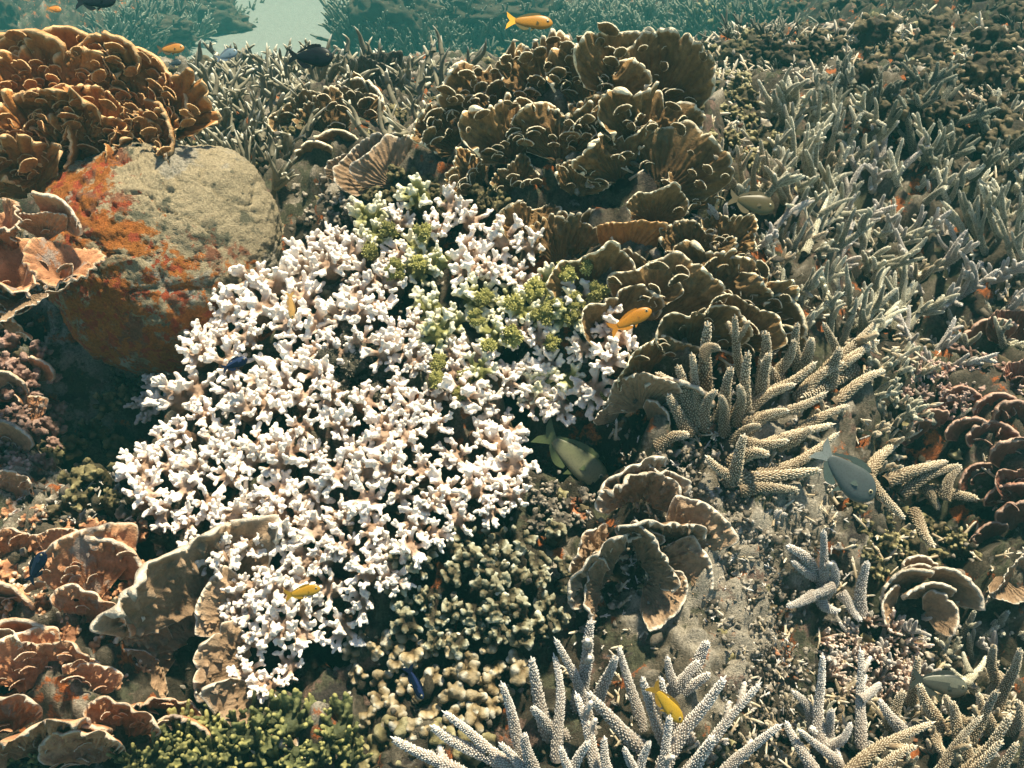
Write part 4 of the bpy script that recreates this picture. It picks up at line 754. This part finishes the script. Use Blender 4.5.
# ------------------------------------------------------------------ rubble and small growth between the colonies (nobody could count it)
def rubble(n, seed, mt, zone=None, label=None, size=(1.5, 4)):
    rs = np.random.RandomState(seed); rg = random.Random(seed)
    phi = (1 + 5 ** .5) / 2
    ico = np.array([(-1, phi, 0), (1, phi, 0), (-1, -phi, 0), (1, -phi, 0), (0, -1, phi), (0, 1, phi), (0, -1, -phi), (0, 1, -phi), (phi, 0, -1), (phi, 0, 1), (-phi, 0, -1), (-phi, 0, 1)]) / 1.9
    fc = np.array([(0, 11, 5), (0, 5, 1), (0, 1, 7), (0, 7, 10), (0, 10, 11), (1, 5, 9), (5, 11, 4), (11, 10, 2), (10, 7, 6), (7, 1, 8), (3, 9, 4), (3, 4, 2), (3, 2, 6), (3, 6, 8), (3, 8, 9), (4, 9, 5), (2, 4, 11), (6, 2, 10), (8, 6, 7), (9, 8, 1)])
    Y = .25 + (rs.rand(n) ** 1.1) * 2.2; X = (rs.rand(n) * 2 - 1) * (.45 + .72 * Y)
    if zone is not None:
        cx, cy, rx, ry = zone; p = at(cx, cy); X = p[0] + rs.randn(n) * rx; Y = p[1] + rs.randn(n) * ry
    Z = H(X, Y); s = (np.sqrt(X ** 2 + Y ** 2 + (.9 - Z) ** 2)) / F * rs.uniform(size[0], size[1], n) * (1 + (rs.rand(n) > .93) * .8)
    V = []; Fc = []; A = []
    for i in range(n):
        q = rs.randn(3, 3); q, _ = np.linalg.qr(q); sc = np.array([1, rs.uniform(.4, 1), rs.uniform(.5, 1.6)])
        V.append((ico * (1 + .3 * rs.randn(12, 1)) * sc) @ q * s[i] + [X[i], Y[i], Z[i] + .25 * s[i] + .012 * rs.randn()]); Fc.append(fc + 12 * i); A.append(np.full(12, rs.rand()) * .8 + .2 * rs.rand(12))
    o = link('rubble', mesh('rubble', np.concatenate(V), np.concatenate(Fc), {'tip': np.concatenate(A)}), M_[mt]); tag(o, label, None, None, 'stuff')
rubble(3500, 1, 'rubble', label='loose coral rubble and crusts between the colonies')
rubble(2500, 5, 'rubble', (745, 600, .06, .11), label='sandy crumbs on the pale rock right of the folded cup coral', size=(1.0, 2.6))
rubble(2500, 2, 'dark_rock', label='dark crusted lumps in the gaps of the reef')

def dup_stuff(name, label, protos, pts, mt, rpx, seed, up=0.0, flat=1.0, any_dir=False):
    rs = random.Random(seed); V = []; Fc = []; A = []; n = 0
    data = []
    for me in protos:
        co = np.empty(len(me.vertices) * 3, np.float32); me.vertices.foreach_get('co', co); me.calc_loop_triangles()
        tr = np.empty(len(me.loop_triangles) * 3, np.int32); me.loop_triangles.foreach_get('vertices', tr)
        a = np.empty(len(me.vertices), np.float32); me.attributes['tip'].data.foreach_get('value', a); data.append((co.reshape(-1, 3), tr.reshape(-1, 3), a))
    for x, y in pts:
        co, tr, a = rs.choice(data); z = float(H(x, y)); p = np.array([x, y, z + up]); s = depth(p) / F * rpx * rs.uniform(.6, 1.4)
        if any_dir:
            g = nrm([rs.uniform(-1, 1), rs.uniform(-1, 1), rs.uniform(-.1, .8)])
        else: g = nrm(surf_n(p) + np.array([rs.uniform(-.5, .5), rs.uniform(-.5, .5), 0]))
        M = np.array(frame(p, g, (rs.uniform(-1, 1), rs.uniform(-1, 1), .2), s, s * flat)); V.append(co @ M[:3, :3].T + M[:3, 3]); Fc.append(tr + n); A.append(a); n += len(co)
    o = link(name, mesh(name, np.concatenate(V), np.concatenate(Fc), {'tip': np.concatenate(A)}), M_[mt]); tag(o, label, None, None, 'stuff')
def low_clump(seed):
    rng = random.Random(seed); b = Buf(); b.add(*ball_tube((0, 0, -.8), (0, 0, 0), .6, .5, 8, 2))
    for i in range(11): d = rdir(rng, -.1); b.add(*ball_tube((0, 0, -.1), d * rng.uniform(.6, .95), .2, rng.uniform(.14, .26), 7, 2))
    return remeshed(b, .25, .08, 8, lambda c: sm(.3, 1.05, np.linalg.norm(c, axis=1)), seed)
def twig(seed):
    rng = random.Random(seed); b = Buf()
    def add(p0, p1, r):
        p0 = np.array(p0, float); p1 = np.array(p1, float); V, F_ = tube([p0, p0 * .15 + p1 * .85, p1], [r, r * .7, r * .15], 5); b.add(V, F_, [.4] * 5 + [.8] * 5 + [1.0] * 5)
    add((0, 0, -.3), (rng.uniform(-.2, .2), 0, 1), .11)
    for j in range(rng.randint(1, 3)):
        t = rng.uniform(.1, .6); d = nrm([rng.uniform(-1, 1), rng.uniform(-1, 1), .8]); add((0, 0, t), np.array([0, 0, t]) + d * rng.uniform(.3, .5), .09)
    return b.mesh('twig')
LOWC = [low_clump(800 + i) for i in range(6)]; TWIG = [twig(820 + i) for i in range(6)]
def scat(n, seed, y0, y1, side=None):
    rs = random.Random(seed); out = []
    while len(out) < n:
        y = y0 + (y1 - y0) * rs.random(); x = rs.uniform(-1, 1) * (.4 + .72 * y)
        if side is not None and x < side * (.3 + .5 * y) - .1: continue
        if fbm(x * 5 + seed, y * 5, o=2) < -.1: continue
        out.append((x, y))
    return out
dup_stuff('encrusting_growth', 'small knobbly growth crusting the rock between the colonies', LOWC, scat(600, 1, .35, 2.6), 'rubble', 9, 1)
dup_stuff('encrusting_growth', 'dark lumpy growth in the gaps of the reef', LOWC, scat(480, 2, .35, 3.2), 'brown', 10, 2)
dup_stuff('encrusting_growth', 'olive lumpy growth in the gaps of the reef', LOWC, scat(330, 3, .35, 3.6), 'olive', 9, 3)
def zone_pts(n, seed, zones):
    rs = random.Random(seed); out = []
    for k in range(n):
        px, py, rx, ry = zones[k % len(zones)]; q = at(px, py); out.append((q[0] + rs.gauss(0, rx), q[1] + rs.gauss(0, ry)))
    return out
ZN = [(720, 560, .04, .05), (800, 480, .06, .05), (690, 460, .05, .04), (650, 600, .04, .05), (740, 660, .06, .04), (960, 330, .12, .06), (60, 500, .06, .05)]
dup_stuff('encrusting_growth', 'sandy knobs and crusts on the bare rock in the middle right', LOWC, zone_pts(420, 7, ZN), 'rubble', 5.5, 7)
dup_stuff('coral_chips', 'small pale coral chips on the bare rock in the middle right', TWIG, zone_pts(500, 8, ZN), 'stag_pale', 7, 8, .003, 1.0, True)
dup_stuff('staghorn_twigs', 'pale broken staghorn twigs littering the right half of the reef', TWIG, scat(2200, 4, .4, 3.0, .25), 'stag', 13, 4, .005, 1.0, True)
dup_stuff('staghorn_twigs', 'dull broken staghorn twigs littering the back of the reef', TWIG, scat(500, 5, 1.7, 5.0), 'stag_murk', 11, 5, .005, 1.0, True)

# ------------------------------------------------------------------ fish
def fish_body(L=1.0, dp=.42, seed=0):
    nx, nt_ = 40, 20; V = []; xs = np.linspace(0, 1, nx)
    up = lambda t: dp * .5 * (np.sin(math.pi * np.clip(t, 0, 1) ** .66) ** .88) * (1 - .0 * t) + .045 * sm(.55, 1, t)
    for t in xs:
        h = max(float(up(t)), .004); wd = h * .34 * (1 - .35 * t) + .002; x = .5 - t * .82
        for j in range(nt_):
            a = 2 * math.pi * j / nt_; V.append((x, wd * math.sin(a), h * math.cos(a) * (1.0 if math.cos(a) > 0 else .92)))
    F_ = [(i * nt_ + j, i * nt_ + (j + 1) % nt_, (i + 1) * nt_ + (j + 1) % nt_, (i + 1) * nt_ + j) for i in range(nx - 1) for j in range(nt_)]
    F_ += [tuple(range((nx - 1) * nt_, nx * nt_)), tuple(reversed(range(nt_)))]
    return mesh('body', V, F_)
def fin(outline, th=.006):
    """thin closed fin in the xz plane"""
    n = len(outline); V = [(x, th, z) for x, z in outline] + [(x, -th, z) for x, z in outline]
    F_ = [tuple(range(n)), tuple(range(2 * n - 1, n - 1, -1))] + [(i, i + n, (i + 1) % n + n, (i + 1) % n) for i in range(n)]
    return mesh('fin', V, F_, smooth=False)
BODIES = {}
def fish(label, px, py, lpx, ang, col, dp=.42, col2=None, fins=None, frac=.9, face=1, stripe=None, tail=None, group=None, pitch=0.0, eye=True):
    a = at(px, py); d = min(depth(a) * frac, 1.42); p = pt(px, py, d); s = lpx * d / F; ang = rad(ang)
    hd = RT * math.cos(ang) + UP * math.sin(ang) + BK * pitch; hd = nrm(hd); upv = -RT * math.sin(ang) + UP * math.cos(ang)
    if face < 0: upv = -upv
    x = Vector(hd); z = (Vector(upv) - Vector(upv).dot(x) * x).normalized(); y = z.cross(x)
    root = empty('fish', tuple(p), label, 'fish', group)
    M = Matrix(((x.x * s, y.x * s, z.x * s, p[0]), (x.y * s, y.y * s, z.y * s, p[1]), (x.z * s, y.z * s, z.z * s, p[2]), (0, 0, 0, 1)))
    if dp not in BODIES: BODIES[dp] = fish_body(1, dp)
    mb = plain('fish_skin', col, .4, col2); mf = plain('fish_fin', fins or [c * .7 for c in col], .5); mtl = plain('fish_tail', tail or fins or col, .5)
    link('body', BODIES[dp], mb, root, M)
    h = dp * .5
    dors = [(.22, h * .78)] + [(.22 - .52 * t, h * (.98 + .32 * math.sin(math.pi * (.2 + .75 * t)) + .05 * (k % 2)) * (1 - .55 * t ** 2)) for k, t in enumerate(np.linspace(0, 1, 14))] + [(-.33, h * .25), (-.1, h * .75)]
    link('dorsal_fin', fin(dors), mf, root, M)
    link('anal_fin', fin([(-.02, -h * .8)] + [(-.02 - .3 * t, -h * (1.0 + .25 * math.sin(math.pi * t)) * (1 - .55 * t ** 2)) for t in np.linspace(0, 1, 8)] + [(-.31, -h * .2)]), mf, root, M)
    link('tail_fin', fin([(-.29, .05), (-.36, .08), (-.52, .19), (-.5, .08), (-.44, 0), (-.5, -.08), (-.52, -.19), (-.36, -.08), (-.29, -.05)]), mtl, root, M)
    sd_ = -1 if (y.dot(Vector(BK)) < 0) else 1
    pf = fin([(0, 0), (-.05, .035), (-.13, .03), (-.16, -.01), (-.12, -.05), (-.04, -.03)], .004)
    link('pectoral_fin', pf, mf, root, M @ Matrix.Translation((.2, sd_ * (h * .38), -.02)) @ Matrix.Rotation(rad(18 * sd_), 4, 'Z'))
    link('pelvic_fin', fin([(.12, -h * .85), (.02, -h * 1.3), (.03, -h * .85)]), mf, root, M)
    if eye:
        V, F_ = tube([(0, y_, 0) for y_ in (-.02, .0, .008, .010)], [.036, .034, .024, .001], 14); e = mesh('eye', V * [1, sd_, 1], F_)
        V, F_ = tube([(0, y_, 0) for y_ in (-.02, .008, .014, .016)], [.020, .020, .014, .001], 12); pu = mesh('pupil', V * [1, sd_, 1], F_)
        hw = h * math.sin(math.pi * .134 ** .62) ** .75 * .34 * .93
        ME = M @ Matrix.Translation((.385, sd_ * hw * .98, h * .20)); eo = link('eye', e, plain('fish_iris', (.30, .27, .16), .2, (.35, .32, .2)), root, ME)
        po = link('pupil', pu, plain('fish_pupil', (.004, .004, .005), .1, (.004, .004, .005)), root, ME); po.parent = eo; po.matrix_basis = Matrix.Identity(4); po.location = (0, 0, 0)
    if stripe:
        me = BODIES[dp].copy(); co = np.array([v.co[:] for v in me.vertices]); 
        keep = [f.vertices[:] for f in me.polygons if len(f.vertices) == 4 and .15 * h < np.mean(co[list(f.vertices), 2]) < .75 * h]
        idx = sorted({i for f in keep for i in f}); mp = {v: k for k, v in enumerate(idx)}
        link('stripe', mesh('stripe', co[idx] * [1, 1.06, 1.02], [tuple(mp[i] for i in f) for f in keep]), plain('fish_stripe', stripe, .4), root, M)
    return root
fish('orange yellow fish with a dark back fin swimming above the frilly coral crest', 530, 22, 46, -4, (.38, .16, .012), .32, (.46, .22, .02), (.10, .08, .02), .8, tail=(.8, .4, .03))
fish('black damselfish swimming over the far staghorns at the top left', 311, 57, 44, -2, (.006, .008, .012), .48, None, (.004, .005, .008), .5)
fish('brownish orange hazy fish above the right end of the golden coral', 171, 49, 27, 4, (.40, .16, .03), .38, (.5, .25, .05), (.08, .06, .03), .6)
fish('small grey blue hazy fish right of the brownish orange one', 227, 55, 22, 20, (.12, .18, .22), .45, None, (.10, .14, .18), .55)
fish('tiny orange fish near the top left corner', 54, 9, 15, -8, (.6, .22, .04), .42, None, (.3, .15, .04), .85)
fish('dark fish cut by the top edge above the golden coral', 96, 1, 40, 3, (.01, .015, .02), .40, None, None, .85)
fish('very small dark fish below the brownish orange hazy fish', 175, 63, 13, 10, (.03, .05, .06), .5, None, None, .8)
fish('dark blue fish with a pale stripe over the left part of the white coral', 235, 364, 27, 22, (.004, .006, .022), .40, None, (.005, .008, .03), .9, stripe=(.02, .035, .09))
fish('bright orange yellow fish nosing the brown fan right of the white coral', 631, 320, 46, 26, (.36, .14, .008), .31, (.44, .19, .012), (.38, .15, .01), .88)
fish('yellow fish gliding over the lower left of the white coral', 303, 592, 36, 12, (.36, .19, .012), .31, (.44, .25, .02), (.25, .15, .01), .88)
fish('pale olive fish with a dark back half hidden right of the white coral', 574, 458, 84, -40, (.09, .10, .045), .36, (.20, .20, .12), (.06, .08, .03), .985)
fish('grey damselfish head down beside the tan beaded staghorn', 846, 474, 74, -44, (.05, .062, .062), .46, (.07, .085, .085), (.05, .07, .06), .90, face=1, tail=(.16, .18, .17))
fish('dark blue black fish at the left edge by the tan plate', 37, 567, 34, 62, (.004, .007, .018), .40, None, None, .88, stripe=(.006, .012, .03))
fish('slim dark blue fish pointing down over the tan bead coral', 415, 683, 36, -66, (.004, .008, .025), .26, None, None, .88, stripe=(.01, .02, .07))
fish('mustard fish tucked between the pale staghorn branches at the bottom', 667, 704, 48, -52, (.36, .22, .012), .31, (.42, .27, .02), (.2, .12, .01), .93)
fish('dull olive fish half hidden between the fan plates and the slender spikes', 752, 203, 46, -14, (.06, .048, .018), .45, (.09, .075, .03), (.10, .08, .04), .93)
fish('striped dark grey fish sheltering behind the lower right staghorns', 940, 684, 56, -12, (.04, .045, .038), .42, (.07, .07, .055), (.03, .035, .03), .95, stripe=(.10, .105, .08))
fish('thin tan wrasse hanging head down over the upper left of the white coral', 291, 306, 27, -85, (.45, .26, .08), .26, None, None, .9)

# ------------------------------------------------------------------ the water's haze
def haze():
    x0, x1, y0, y1, z0, z1 = -29, 29, -17, 33, -3.2, 1.1
    V = [(x, y, z) for x in (x0, x1) for y in (y0, y1) for z in (z0, z1)]
    Fq = [(0, 1, 3, 2), (4, 6, 7, 5), (0, 4, 5, 1), (2, 3, 7, 6), (0, 2, 6, 4), (1, 5, 7, 3)]
    me = mesh('haze', V, Fq, smooth=False); o = bpy.data.objects.new('haze', me); C.objects.link(o); tag(o, None, None, None, 'stuff')
    m = bpy.data.materials.new('water_haze'); m.use_nodes = True; t = m.node_tree; t.nodes.remove(t.nodes['Principled BSDF'])
    v = N(t, 'ShaderNodeVolumePrincipled'); v.inputs['Color'].default_value = (.07, .37, .36, 1); v.inputs['Density'].default_value = .050; v.inputs['Absorption Color'].default_value = (.1, .5, .5, 1); v.inputs['Anisotropy'].default_value = .0
    t.links.new(v.outputs[0], t.nodes['Material Output'].inputs['Volume']); me.materials.append(m)
haze()
